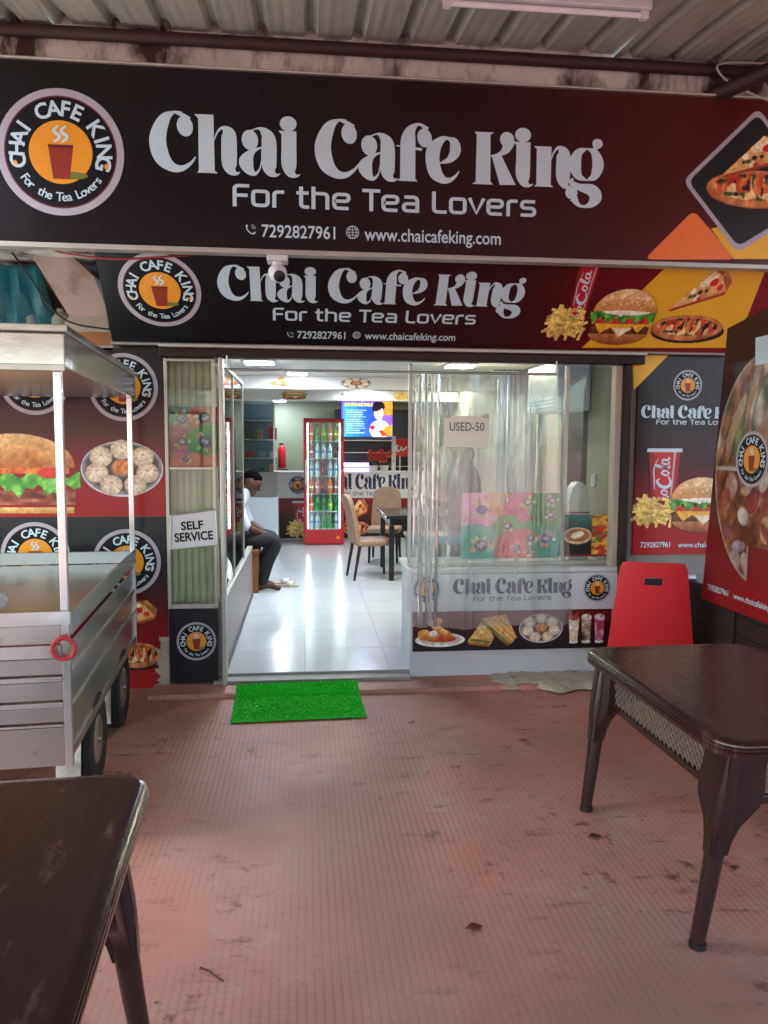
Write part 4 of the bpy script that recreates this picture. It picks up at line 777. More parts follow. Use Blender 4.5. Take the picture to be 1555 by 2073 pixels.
# plastic tables
def lattice(L, H, p=.034, w_=.009, th=.006):
    """diagonal lattice in the x (length) / z (height) plane, hung from z=0 downward"""
    b = MB()
    for sgn, yo in ((1, 0), (-1, .0035)):
        k = -H
        while k < L+H:
            pts = []
            for t in np.linspace(0, H, 2):
                pts.append((k+sgn*t if sgn > 0 else k+t*-1+H, -t))
            (xa, za), (xb, zb) = pts
            def clip(xa, za, xb, zb):
                dx = xb-xa; t0, t1 = 0., 1.
                for lim, sg in ((0, 1), (L, -1)):
                    fa, fb = (xa-lim)*sg, (xb-lim)*sg
                    if fa < 0 and fb < 0: return None
                    if fa < 0: t0 = max(t0, fa/(fa-fb))
                    if fb < 0: t1 = min(t1, fa/(fa-fb))
                if t1-t0 < .08: return None
                return (xa+dx*t0, za+(zb-za)*t0, xa+dx*t1, za+(zb-za)*t1)
            c = clip(xa, za, xb, zb)
            if c:
                xa, za, xb, zb = c; d = Vector((xb-xa, 0, zb-za)).normalized(); nn = Vector((-d.z, 0, d.x))*w_/2
                A, B = Vector((xa, 0, za)), Vector((xb, 0, zb)); v = [A-nn, B-nn, B+nn, A+nn]
                b.add([p_+Vector((0, yo, 0)) for p_ in v]+[p_+Vector((0, yo+th*.5, 0)) for p_ in v], [(3, 2, 1, 0), (4, 5, 6, 7), (0, 1, 5, 4), (1, 2, 6, 5), (2, 3, 7, 6), (3, 0, 4, 7)])
            k += p
    return b
def table(label, cx, cy, rz, Wd=.80, Ln=1.18, H=.73, it=.09, ift=.11):
    t = thing('plastic_table', label, 'table', (cx, cy, 0), rz)
    prof = [(0, 0, .10), (.0, .0, .10)]
    # top: stack of rounded outlines forming three ribs round the edge
    lv = [(-.055, .012), (-.05, .002), (-.034, 0), (-.031, .005), (-.027, .001), (-.021, .001), (-.018, .006), (-.014, .003), (-.009, .004), (-.005, .009), (-.002, .014), (0, .022), (-.001, .045), (-.002, .06)]
    b = MB(); rings = []
    for z, ins in lv:
        P = roundrect(-Wd/2+ins, -Ln/2+ins, Wd/2-ins, Ln/2-ins, .10-ins*.6, 7); rings.append([(x, y, H+z) for x, y in P])
    n = len(rings[0]); vs = [p for r_ in rings for p in r_]
    b.add(vs, [(i*n+j, i*n+(j+1) % n, (i+1)*n+(j+1) % n, (i+1)*n+j) for i in range(len(lv)-1) for j in range(n)]); b.f.append(list(range((len(lv)-1)*n, len(lv)*n))); b.m.append(0); b.f.append(list(range(n))[::-1]); b.m.append(0)
    b.build('table_top', BROWN_PL, t, True, local=True)
    La, Wa = Ln-2*it-.2, Wd-.17-.2
    for sx in (-1, 1):                     # long side aprons
        xx = sx*(Wd/2-.085); lattice(La, .15).build('lattice_apron', GREY_LAT, t, M=Matrix.Translation((xx, -La/2, H-.055)) @ Matrix.Rotation(R(90), 4, 'Z'), local=True)
        b = MB(); b.bbox((xx-.012, -La/2-.02, H-.235), (xx+.012, La/2+.02, H-.205), .005); b.build('apron_rail', BROWN_DK, t, local=True)
    for sy in (-1, 1):
        yy = sy*(Ln/2-it); lattice(Wa, .15).build('lattice_apron', GREY_LAT, t, M=Matrix.Translation((-Wa/2, yy, H-.055)), local=True)
        b = MB(); b.bbox((-Wa/2-.02, yy-.012, H-.236), (Wa/2+.02, yy+.012, H-.206), .005); b.build('apron_rail', BROWN_DK, t, local=True)
    for sx in (-1, 1):
        for sy in (-1, 1):
            top = Vector((sx*(Wd/2-.085), sy*(Ln/2-it), H-.05)); foot = Vector((sx*(Wd/2-.005), sy*(Ln/2-ift), 0)); knee = top.lerp(foot, .35)
            b = MB()
            # moulded sabre bracket that spreads into both aprons and narrows down to the tube
            for ax in (0, 1):
                d = Vector((-sx, 0, 0)) if ax == 0 else Vector((0, -sy, 0)); th = Vector((0, sy*.016, 0)) if ax == 0 else Vector((sx*.016, 0, 0))
                P = [top-d*.035+Vector((0, 0, .02))]+[top+d*.12+Vector((0, 0, .02))]+[top.lerp(foot, t_)+d*w_ for t_, w_ in ((.1, .115), (.2, .125), (.28, .118), (.33, .09), (.38, .06), (.45, .042), (.52, .034))]+[top.lerp(foot, t_)-d*w_ for t_, w_ in ((.52, .03), (.42, .036), (.3, .04), (.15, .038))]
                n = len(P); b.add([p-th for p in P]+[p+th*1.3 for p in P], [tuple(range(n))[::-1], tuple(range(n, 2*n))]+[(i, (i+1) % n, n+(i+1) % n, n+i) for i in range(n)])
            b.tube([top.lerp(foot, .02), top.lerp(foot, .2), knee, knee.lerp(foot, .12)], [.034, .04, .042, .036], 12)
            lg = b.build('leg', BROWN_DK, t, True, local=True)
            b = MB(); b.tube([knee.lerp(foot, .02), knee.lerp(foot, .5), foot+Vector((0, 0, .03)), foot+Vector((0, 0, .004))], [.034, .029, .025, .023], 14); b.build('leg_tube', BROWN_DK, lg, True, local=True)
            b = MB(); b.tube([foot+Vector((0, 0, .02)), foot], [.028, .029], 14); b.build('foot_cap', BLACK, lg, True, local=True)
    return t
table('brown plastic table with lattice apron standing by the snack banner', 1.672, 2.77, R(1.2))
table('scratched brown plastic table in front of the stainless steel cart', -.795, 1.545, R(3.6), it=.24, ift=.22)
# red plastic chair seen from behind
def plastic_chair(cx, cy, rz):
    t = thing('plastic_chair', 'red moulded plastic chair with solid back and hand slot by the plank screen', 'chair', (cx, cy, 0), rz)
    b = MB(); nu, nv = 16, 14; vs = []
    def bp(u, v, o_):                      # u across -1..1, v up 0..1
        wd = .28-.078*v-(.012*max(0, v-.93)/.07*abs(u)**4); z = .22+.69*v-.008*abs(u)**8*(v > .95); y = -.16-.06*v+.035*(u*u)+o_; return (u*wd, y, z)
    hole = lambda i, j: 6 <= i < 10 and j == 11
    for o_ in (0, .012):
        for j in range(nv+1):
            for i in range(nu+1): vs.append(bp(-1+2*i/nu, j/nv, o_))
    S = (nu+1)*(nv+1); F = []; I = lambda i, j, k: k*S+j*(nu+1)+i
    for j in range(nv):
        for i in range(nu):
            if hole(i, j): continue
            F += [(I(i, j, 0), I(i+1, j, 0), I(i+1, j+1, 0), I(i, j+1, 0)), (I(i, j+1, 1), I(i+1, j+1, 1), I(i+1, j, 1), I(i, j, 1))]
    for i in range(nu): F += [(I(i, 0, 0), I(i, 0, 1), I(i+1, 0, 1), I(i+1, 0, 0)), (I(i, nv, 0), I(i+1, nv, 0), I(i+1, nv, 1), I(i, nv, 1))]
    for j in range(nv): F += [(I(0, j, 0), I(0, j+1, 0), I(0, j+1, 1), I(0, j, 1)), (I(nu, j, 0), I(nu, j, 1), I(nu, j+1, 1), I(nu, j+1, 0))]
    for i in range(6, 10): F += [(I(i, 11, 0), I(i+1, 11, 0), I(i+1, 11, 1), I(i, 11, 1)), (I(i, 12, 0), I(i, 12, 1), I(i+1, 12, 1), I(i+1, 12, 0))]
    b.add(vs, F); b.build('backrest', REDPL, t, True, local=True)
    b = MB(); b.bbox((-.16, -.145, .415), (.16, .2, .44), .01); b.build('seat', REDPL, t, local=True)
    for sx in (-1, 1):
        for y0, y1 in ((-.16, -.2), (.22, .25)):
            b = MB(); b.tube([(sx*(.25 if y0 < 0 else .15), y0, .24 if y0 < 0 else .42), (sx*(.27 if y0 < 0 else .16), y1, 0)], [.026, .02], 8); b.build('leg', REDPL, t, True, local=True)
    return t
plastic_chair(2.29, 4.84, R(-20))
b = MB(); p = at(1395, 1142, Y=5.1); b.lathe([(.05, 0), (.052, .01), (.048, .03), (.02, .034)], 16, Matrix.Translation((p.x+.02, 5.14, .712)))
tag(b.build('tub_lid', WHITE_LAM, None, True), 'small white lid lying on the plank ledge beside the red chair', 'lid')
# ================================================================ STEEL CART
ct = thing('food_cart', 'stainless steel street food cart with canopy on posts and black tyres', 'cart', (-.935, 3.1, 0), R(4.6))
CW, CLn = 1.35, 1.95        # local: x from -CW..0, y 0..CLn (front faces the camera)
def cb(name, a, c, m=STEEL, r=.004, par=ct): b = MB(); b.bbox(a, c, r); return b.build(name, m, par, local=True)
for x in (-.03, -CW):
    for y in (0, CLn-.03): cb('post', (x, y, .35), (x+.03, y+.03, 1.94), STEEL_B, .003)
cn = cb('canopy', (-CW-.02, -.02, 1.94), (.02, CLn+.02, 2.07), STEEL_B, .006)
cb('canopy_rim', (-CW-.035, -.035, 2.071), (.035, CLn+.035, 2.10), STEEL_B, .004, cn); cb('canopy_lip', (-CW-.02, -.03, 1.925), (.02, -.021, 1.95), STEEL, .002, cn)
cb('worktop', (-CW+.031, .02, .86), (-.031, CLn-.04, .885)); cb('front_rail', (-CW, -.012, .935), (.008, .03-.04, .99), STEEL_B)
for a, c in (((-.006, .031, .885), (.006, CLn-.031, .98)), ((-CW+.026, .031, .885), (-CW+.038, CLn-.031, .98)), ((-CW+.031, CLn-.026, .885), (-.031, CLn-.016, .965)), ((-CW+.031, .002, .855), (-.031, .012, .934))): cb('tray_wall', a, c)
for i, (z0, z1) in enumerate(((.80, .853), (.705, .725), (.60, .62), (.52, .53))): cb('front_rib', (-CW+.031, -.006, z0), (-.031, .004, z1), STEEL_B, .003)
for z0, z1 in ((.73, .795), (.625, .7), (.535, .595)): cb('front_slat', (-CW+.031, .006, z0), (-.031, .014, z1), STEEL, .003)
cb('front_panel', (-CW+.031, .002, .355), (-.031, .012, .515), STEEL, .003)
for z0, z1 in ((.70, .73), (.56, .59), (.38, .42)): cb('side_rail', (-.025, .031, z0), (-.004, CLn-.031, z1), STEEL, .003); cb('side_rail', (-CW+.004, .031, z0), (-CW+.025, CLn-.031, z1), STEEL, .003)
cb('side_panel', (-.02, .031, .42), (-.014, CLn-.031, .84), STEEL, .002); cb('side_panel', (-CW+.014, .031, .42), (-CW+.02, CLn-.031, .84), STEEL, .002); cb('floor_pan', (-CW+.14, .031, .355), (-.14, CLn-.031, .37))
for y in (.62, 1.42):
    for sx in (-1, 1):
        xc = -.06 if sx > 0 else -CW+.06; wl = MB()
        Mw = Matrix.Translation((xc, y, .23)) @ Matrix.Rotation(R(90), 4, 'Y')
        hub = MB().lathe([(.10, -.05), (.13, -.04), (.13, .04), (.10, .05)], 24, Mw).build('wheel', STEEL, ct, True, local=True)
        pr_ = [(.13, -.045), (.19, -.055), (.222, -.048), (.23, -.02), (.226, -.012), (.23, -.004), (.226, .0), (.23, .004), (.226, .012), (.23, .02), (.222, .048), (.19, .055), (.13, .045)]
        MB().lathe(pr_, 36, Mw).build('tyre', RUBBER, hub, True, local=True)
        b = MB(); fx0, fx1 = (xc-.085, xc+.02) if sx > 0 else (xc-.02, xc+.085)   # mudguard hung in front of and over the wheel
        Pm = [(y-.29, .12), (y-.25, .36), (y-.17, .5), (y+.2, .5), (y+.2, .512), (y-.18, .512), (y-.262, .37), (y-.302, .12)]
        b.add([(fx0, *p) for p in Pm]+[(fx1, *p) for p in Pm], [tuple(range(8))[::-1], tuple(range(8, 16))]+[(i, (i+1) % 8, 8+(i+1) % 8, 8+i) for i in range(8)]); b.build('mudguard', STEEL, ct, local=True)
for y in (.62, 1.42): b = MB(); b.tube([(-CW+.0, y, .23), (0, y, .23)], .018, 10); b.build('axle', STEEL, ct, True, local=True); cb('axle_bracket', (-.2, y-.03, .235), (-.17, y+.03, .37)); cb('axle_bracket', (-CW+.17, y-.03, .235), (-CW+.2, y+.03, .37))
b = MB(); c0 = Vector((-.015, -.02, .845)); b.tube([c0+Vector((.042*math.cos(a), -.012, .042*math.sin(a))) for a in np.linspace(0, 2*math.pi, 25)], .009, 8, cap=False)
o = b.build('red_ring', mat('red_rubber', 'a82430', .5), None, True, M=wmat(ct)); tag(o, 'red rubber ring hung on the corner post of the steel cart', 'ring')
b = MB(); r = random.Random(9)
def lump(b, c, s_, n=9): 
    i0 = len(b.v); b.sphere(c, s_, n)
    for i in range(i0, len(b.v)): v = b.v[i]; b.v[i] = (v[0]+r.uniform(-.012, .012), v[1]+r.uniform(-.012, .012), v[2]+r.uniform(-.008, .008))
for i in range(5): lump(b, (-.42+r.uniform(-.08, .06), .5+r.uniform(-.1, .1), .92+r.uniform(0, .02)), (.06, .05, .035))
tag(b.build('plastic_bag', mat('crumpled_white_plastic', 'c9d0d0', .35, var=.1, bump=.4, bscale=30), None, True, M=wmat(ct)), 'crumpled white plastic bag lying in the tray of the steel cart', 'plastic bag')
# ================================================================ THINGS IN THE RECESS AT UPPER LEFT
for i, (x, y) in enumerate(((62, 625), (88, 628), (122, 628))):
    p = at(x, y, Y=5.36); b = MB(); s_ = (.055, .05, .07)[i]; b.lathe([(s_, 0), (s_*1.02, .02), (s_*.95, .17), (s_*.6, .2), (s_*.35, .21), (s_*.35, .235)], 14, Matrix.Translation((p.x, 5.36, 2.3)))
    tag(b.build('plastic_jar', mat('milky_plastic', '9aa59c', .5, var=.15), None, True), ('slim milky plastic jar on the recess sill', 'short milky plastic jar between two jars on the recess sill', 'wide milky plastic jar on the recess sill beside the slanting soffit')[i], 'jar')
b = MB(); P = [at(-20, 500, Y=5.3), at(12, 520, Y=5.28), at(18, 590, Y=5.25), at(45, 665, Y=5.22), at(-40, 670, Y=5.22)]
n = 9; vs = []
for j in range(13):
    t = j/12; z = 2.80-.5*t
    for i in range(n): vs.append((-1.74-.25+.28*i/(n-1)+.12*t*(i/(n-1)), 5.3-.03*math.sin(i*1.9+t*3)+.01*math.sin(j), z))
b.add(vs, [(j*n+i, j*n+i+1, (j+1)*n+i+1, (j+1)*n+i) for j in range(12) for i in range(n-1)]); o = b.build('tarpaulin', mat('teal_tarpaulin', '1d6f78', .5, var=.3, scale=5, bump=.3, dirt='7a3a34', dscale=5, dth=.66), None, True); o.modifiers.new('t', 'SOLIDIFY').thickness = .004; tag(o, 'creased teal tarpaulin hanging in the dark recess above the cart', 'tarpaulin')
b = MB(); p = at(30, 610, Y=5.35); b.tube([p+Vector((.10*math.cos(a), 0, .12*math.sin(a))) for a in np.linspace(0, 2*math.pi, 29)], .013, 8, cap=False); tag(b.build('cable_coil', CABB, None, True), 'coil of black cable hanging beside the teal tarpaulin', 'cable')

# litter on the paving
def litter(px, py, name, label, cat, kind, m):
    p = at(px, py, Z=.004); r = random.Random(px); b = MB()
    if kind == 'twig': b.tube(smoothpath([(p.x, p.y, .003), (p.x+.03, p.y-.02, .004), (p.x+.05, p.y-.04, .003), (p.x+.08, p.y-.07, .003)]), .003, 6)
    elif kind == 'leaf':
        vs = []; n = 7
        for i in range(n):
            t = i/(n-1); w_ = .022*math.sin(math.pi*t)+.001
            for k in (-1, 0, 1): vs.append((p.x-.03+.06*t, p.y+k*w_*.8+.015*t, .002+.005*abs(k)+.003*math.sin(t*5)))
        b.add(vs, [(i*3+k, i*3+k+1, i*3+k+4, i*3+k+3) for i in range(n-1) for k in (0, 1)])
    else:
        vs = [(p.x+r.uniform(-.02, .02), p.y+r.uniform(-.02, .02), .002+r.uniform(0, .008)) for i in range(12)]; b.add(vs, [(i, (i+3) % 12, (i+7) % 12) for i in range(12)])
    o = b.build(name, m, None, kind == 'twig')
    if kind != 'twig': o.modifiers.new('t', 'SOLIDIFY').thickness = .0015
    return tag(o, label, cat)
DRY = mat('dry_leaf', '4a2f1e', .8, var=.3)
litter(405, 1958, 'twig', 'short dark twig lying on the paving near the scratched table', 'twig', 'twig', DRY)
litter(1205, 1695, 'dry_leaf', 'curled dark dry leaf on the paving beside the lattice table legs', 'leaf', 'leaf', DRY); litter(960, 1880, 'dry_leaf', 'reddish dry leaf alone on the open paving', 'leaf', 'leaf', mat('red_leaf', '6a2a22', .8, var=.3))
# ================================================================ SERVING COUNTER
cx0, cx1 = at(826, 1200, Y=FY).x, at(1243, 1200, Y=FY).x
def zf(y, x=1000, Y=FY): return at(x, y, Y=Y).z
sc = thing('serving_counter', 'white serving counter with shop name strip and snack pictures under the clear curtain', 'counter', ((cx0+cx1)/2, FY, .03))
za, zb_, zc, zd, ze = .031, zf(1315), zf(1238), zf(1158), zf(1132)
b = MB(); b.bbox((cx0+.02, FY, za), (cx1, FY+.5, zd-.004), .004); b.build('cabinet', mat('bluish_white_laminate', 'bcc4cb', .35, var=.06, dirt='8d8b84', dscale=3, dth=.7), sc)
b = MB(); b.bbox((cx0, FY-.03, zd-.003), (cx1+.01, FY+.55, zd+.03), .006); b.build('worktop', WHITE_LAM, sc)
b = MB(); b.bbox((cx0-.015, FY-.032, zc+.012), (cx1+.012, FY-.002, zd-.006), .004); b.build('name_strip', WHITE_LAM, sc)
b = MB(); b.bbox((cx0+.035, FY-.014, zb_), (cx1-.02, FY-.001, zc+.008), .002); b.build('picture_strip', mat_grad('strip_black_to_wine', [(0, '14161b'), (.45, '2c1518'), (.8, '6a1a1c'), (1, '74191b')], 2, .3), sc)
SP = Pl((0, FY-.032, 0), (1, 0, 0), (0, 0, 1)); logo(SP, sc, 864, 1193, 28, .002); logo(SP, sc, 1209, 1190, 28, .002)
word(SP, KING_N, 'lettering', sc, 917, 1203, 1157, 1172, 100, .002); word(SP, TEA_G, 'lettering', sc, 958, 1217, 1116, 1207, 100, .002)
SQ = Pl((0, FY-.014, 0), (1, 0, 0), (0, 0, 1))
for k, x0, y0, x1_, y1_ in (('puffs', 840, 1311, 942, 1250), ('sandwich', 946, 1310, 1047, 1243), ('momos', 1050, 1302, 1140, 1240), ('shakes', 1150, 1303, 1225, 1237)): fit(food(k), SQ, 'food_picture', sc, (x0, y0), (x1_, y1_), .002)
# window above the counter
gw = thing('counter_window', 'fixed glass window above the serving counter in a cream frame', 'window', ((cx0+cx1)/2, FY+.1, zd+.03))
b = MB(); b.box((cx0+.03, FY+.097, zd+.06), (cx1-.01, FY+.103, 2.2)); b.build('pane', GLASS, gw)
b = MB(); b.bbox((cx0+.01, FY+.08, zd+.031), (cx1, FY+.12, zd+.062), .004); b.build('sill_bar', ALU, gw)
for x in (cx0+.02, at(1145, 900, Y=FY+.1).x): b = MB(); b.bbox((x-.012, FY+.082, zd+.063), (x+.012, FY+.118, 2.21), .003); b.build('frame_bar', ALU, gw)
MPn = Pl((0, FY+.06, 0), (1, 0, 0), (0, 0, 1))
def sheet_poster(label, pl, p0, p1, me, nm):
    u0, v0 = pl.uv(*p0); u1, v1 = pl.uv(*p1); t = thing(nm, label, 'poster', pl.pt(u0, v0)); b = MB(); b.prism([(u0, v0), (u1, v0), (u1, v1), (u0, v1)], -.004, 0); b.build('sheet', WHITE_PAINT, t, M=pl.mat(0, 0)); rel(pl, me, 'picture', t, u0, v0, u1, v1, .003); return t
sheet_poster('pink, green and teal menu poster standing on the counter behind the clear curtain', MPn, (934, 1131), (1134, 998), menu_print('wide', 1.5, 1.0), 'menu_poster')
sheet_poster('small poster with a coffee cup and noodles in the corner of the counter window', MPn, (1141, 1127), (1241, 1042), coffee_print(), 'snack_poster')
# curtain rod and clear curtain
rd = thing('curtain_rod', 'steel curtain rod across the entrance', 'rod', at(800, 753, Y=5.1)); zr = at(800, 753, Y=5.1).z
b = MB(); b.tube([(at(452, 753, Y=5.1).x+.005, 5.1, zr), (at(1128, 753, Y=5.1).x, 5.1, zr)], .009, 10); b.build('tube', STEEL, rd, True)
for x in (-.5, at(1126, 753, Y=5.1).x): b = MB(); b.tube([(x, 5.1, zr), (x, 5.1, 2.22)], .006, 8); b.build('bracket', STEEL, rd, True)
b = MB(); nx, nz = 150, 30; xa, xb = at(838, 900, Y=5.06).x, at(1140, 900, Y=5.06).x; vs = []
for j in range(nz+1):
    t = j/nz; z = zr-.012-(zr-.42)*t
    for i in range(nx+1):
        s_ = i/nx; g = math.exp(-(s_*6)**2); x = xa+(xb-xa)*(s_+.12*t*s_*(s_ > 0))+.02*t*math.sin(s_*30); y = 5.085+.03*g*math.sin(s_*75+t*.8)+.007*math.sin(s_*31+t*1.5)+.008*math.sin(s_*13+t*2)-.02*t
        vs.append((x, y, z+.015*math.sin(s_*14)*t))
b.add(vs, [(j*(nx+1)+i, j*(nx+1)+i+1, (j+1)*(nx+1)+i+1, (j+1)*(nx+1)+i) for j in range(nz) for i in range(nx)])
tag(b.build('strip_curtain', PVC, None, True), 'clear plastic curtain hanging from the rod in front of the serving counter', 'curtain')
NP = Pl((0, 5.02, 0), (1, 0, 0), (0, 0, 1)); pn = thing('paper_notice', 'pale handwritten paper notice taped to the clear curtain', 'notice', NP.pt(*NP.uv(945, 905)))
board(NP, [(900, 905), (989, 907), (990, 841), (899, 842)], 'sheet', mat('cream_paper', 'e0e8d8', .8, var=.03), pn, 0, .003)
me = font_mesh('USED-50', INK_TEXT, .005); word(NP, me, 'printed_text', pn, 910, 872, 980, 854, .72, .002)
for x in (906, 984): u, v = NP.uv(x, 843); b = MB(); b.bbox((u-.02, v-.012, .001), (u+.02, v+.014, .003), .0005); b.build('tape', mat('clear_tape', 'b8b090', .3), pn, M=NP.mat(0, 0))
# ================================================================ LEFT GLASS PARTITION
gp = thing('glass_partition', 'glass partition on a grey base running into the shop from the door post', 'partition', (-.57, 6.2, FZ))
PX = -.572
b = MB(); b.bbox((PX-.025, 5.27, FZ), (PX+.02, 8.02, .57), .004); b.build('base_panel', mat('lilac_grey_laminate', '8d888e', .4, var=.06), gp)
b = MB(); b.bbox((PX+.021, 5.27, FZ), (PX+.03, 8.0, FZ+.05), .003); b.build('skirting', mat('grey_skirting', '4c4a52', .5, var=.3, scale=10), gp)
b = MB(); b.bbox((PX-.03, 5.268, .571), (PX+.026, 8.025, .595), .004); b.build('sill_bar', ALU, gp)
for y0, y1 in ((5.28, 6.17), (6.2, 7.12)): b = MB(); b.box((PX-.006, y0, .597), (PX+.004, y1, 2.17)); b.build('pane', glass_mat('partition_glass', (.82, .93, .9), .14) if 'partition_glass' not in MATS else MATS['partition_glass'], gp)
for y in (6.185, 7.135): b = MB(); b.bbox((PX-.014, y-.013, .596), (PX+.012, y+.013, 2.19), .003); b.build('frame_bar', ALU, gp)
b = MB(); b.bbox((PX-.015, 5.27, 2.191), (PX+.013, 7.15, 2.215), .003); b.build('head_bar', ALU, gp)
# ================================================================ INTERIOR FURNITURE
LED = mat('lamp_white', 'e6efff', .5, emit=LAMP, var=0); LEDW = mat('lamp_warm', 'fff0cf', .5, emit=LAMP, var=0)
def lamp(px, py, w_, warm=False, lab=''):
    p = at(px, py, Z=2.425); t = thing('ceiling_light', lab, 'ceiling light', (p.x, p.y, 2.44), 0, None)
    b = MB(); b.bbox((p.x-w_/2-.015, p.y-w_/2-.015, 2.427), (p.x+w_/2+.015, p.y+w_/2+.015, 2.4395), .003); b.build('frame', WHITE_LAM, t)
    b = MB(); b.box((p.x-w_/2, p.y-w_/2, 2.422), (p.x+w_/2, p.y+w_/2, 2.4265)); b.build('diffuser', LEDW if warm else LED, t)
lamp(525, 735, .26, False, 'square white ceiling light just inside the door above the glass partition'); lamp(932, 742, .26, True, 'warm square ceiling light above the serving counter window')
lamp(602, 757, .2, False, 'white ceiling light before the first ceiling beam'); lamp(738, 791, .2, False, 'white ceiling light between the two ceiling beams'); lamp(746, 812, .2, True, 'warm ceiling light in front of the television'); lamp(921, 791, .2, True, 'warm ceiling light between the two ceiling beams'); lamp(906, 810, .2, False, 'small white ceiling light at the far end behind the clear curtain'); lamp(566, 812, .2, False, 'white ceiling light above the glass showcase')
for y, lab, fx in ((9.0, 'white drop beam with food pictures nearer the entrance', ((520, 'puffs', 545, 600), (0, 'momos', 690, 752), (0, 'burger', 850, 890))), (11.2, 'white drop beam with food pictures farther inside the shop', ((0, 'burger', 570, 622), (0, 'momos', 690, 735), (0, 'fries', 795, 828)))):
    t = thing('ceiling_beam', lab, 'beam', (.3, y, 2.3)); b = MB(); b.bbox((-1.79, y, 2.29), (2.25, y+.18, 2.438), .006); b.build('casing', WHITE_PAINT, t); Pb = Pl((0, y, 0), (1, 0, 0), (0, 0, 1))
    for _, k, xa, xb in fx: rel(Pb, food(k), 'food_picture', t, at(xa, 780, Y=y).x, 2.298, at(xb, 780, Y=y).x, 2.432, .003)
# back counter
BY = 12.8; bx0, bx1 = at(556, 1000, Y=BY).x, 2.1; z_t, z_m = at(600, 955, Y=BY).z, at(600, 1008, Y=BY).z
bc = thing('back_counter', 'long counter at the back with white name board above maroon pictures', 'counter', (.8, BY, FZ))
b = MB(); b.bbox((bx0, BY, FZ), (bx1, BY+.55, z_t-.03), .005); b.build('carcass', WHITE_LAM, bc); b = MB(); b.bbox((bx0-.03, BY-.05, z_t-.029), (bx1+.03, BY+.6, z_t), .006); b.build('top', WHITE_LAM, bc)
b = MB(); b.box((bx0+.005, BY-.025, z_m), (bx1, BY-.001, z_t-.03)); b.build('name_board', WHITE_LAM, bc); b = MB(); b.box((bx0+.02, BY-.02, FZ+.02), (bx1, BY-.001, z_m-.004)); b.build('picture_board', mat_grad('counter_wine_over_black', [(0, '17151a'), (.4, '321519'), (.8, '6a1820'), (1, '741a22')], 2, .35), bc)
BP = Pl((0, BY-.025, 0), (1, 0, 0), (0, 0, 1)); logo(BP, bc, 603, 982, 19, .003); word(BP, KING_N, 'lettering', bc, 652, 990, 842, 958, 100, .003); word(BP, TEA_G, 'lettering', bc, 690, 1003, 810, 995, 100, .003)
BP2 = Pl((0, BY-.02, 0), (1, 0, 0), (0, 0, 1)); u0, v0 = BP2.uv(592, 1075); u1, v1 = BP2.uv(640, 1014); rel(BP2, COLA, 'soda_cup_picture', bc, u0, v0, u1, v1, .003); fit(food('fries'), BP2, 'food_picture', bc, (578, 1090), (640, 1052), .006); fit(food('slice'), BP2, 'food_picture', bc, (698, 1060), (745, 1010), .004); fit(food('pizza'), BP2, 'food_picture', bc, (690, 1086), (752, 1055), .003)
# red bottle fridge
fx0, fx1, fy = -.02, .61, 12.05; f0 = FZ; fr = thing('drinks_fridge', 'tall red drinks fridge with lit glass door and bottle shelves', 'fridge', ((fx0+fx1)/2, fy, FZ))
zt_ = f0+1.99; zb2 = f0+.24
for nm, a, c in (('side_panel', (fx0, fy, zb2), (fx0+.05, fy+.6, zt_-.06)), ('side_panel', (fx1-.05, fy, zb2), (fx1, fy+.6, zt_-.06)), ('top_panel', (fx0, fy, zt_-.059), (fx1, fy+.6, zt_)), ('base_panel', (fx0, fy-.005, f0+.02), (fx1, fy+.6, zb2-.001)), ('kick_plate', (fx0+.03, fy+.03, f0), (fx1-.03, fy+.55, f0+.019))):
    b = MB(); b.bbox(a, c, .006); b.build(nm, RED_MET, fr)
b = MB(); b.box((fx0+.051, fy+.55, zb2), (fx1-.051, fy+.59, zt_-.06)); b.build('back_liner', mat('fridge_liner', 'cfdede', .5, var=.05), fr)
for x in (fx0+.058, fx1-.072):
    st = MB(); st.box((x, fy+.03, zb2+.02), (x+.014, fy+.05, zt_-.08)); st.build('led_channel', ALU, fr)
    b = MB()
    for k in range(62): z = zb2+.03+k*(zt_-.1-zb2)/62; b.box((x+.001, fy+.022, z), (x+.013, fy+.0295, z+.016))
    b.build('led_strip', mat('fridge_led', 'e9fbff', .5, emit=LAMP*.25, var=0), fr)
b = MB(); b.box((fx0+.052, fy+.004, zb2+.004), (fx1-.052, fy+.009, zt_-.064)); b.build('door_glass', GLASS, fr)
b = MB(); b.bbox((fx0+.02, fy-.03, f0+.95), (fx0+.035, fy-.012, f0+1.35), .004); b.box((fx0+.022, fy-.014, f0+.96), (fx0+.033, fy-.001, f0+.99)); b.box((fx0+.022, fy-.014, f0+1.31), (fx0+.033, fy-.001, f0+1.34)); b.build('handle', ALU, fr)
b = MB(); b.poly(roundpoly([(0, 0), (.07, 0), (.05, .045), (.02, .045)], .01), 0); b.build('badge', INK_AMBER, fr, M=Matrix.Translation((fx1-.13, fy-.008, f0+.1)) @ Matrix.Rotation(R(90), 4, 'X'))
NS = 6; step = (zt_-.08-zb2)/NS; SH = []
for k in range(NS):
    z = zb2+.012+k*step; b = MB(); b.bbox((fx0+.074, fy+.07, z-.012), (fx1-.074, fy+.54, z), .002); b.build('shelf', mat('wire_shelf', 'b9c6c8', .4, .3), fr); SH.append(z)
def bottle_mesh(h, rr): 
    b = MB(); b.lathe([(rr*.9, 0), (rr, .012), (rr, h*.28), (rr*.93, h*.34), (rr*.93, h*.5), (rr, h*.56), (rr*.9, h*.68), (rr*.36, h*.88), (rr*.34, h*.97)], 12); return b
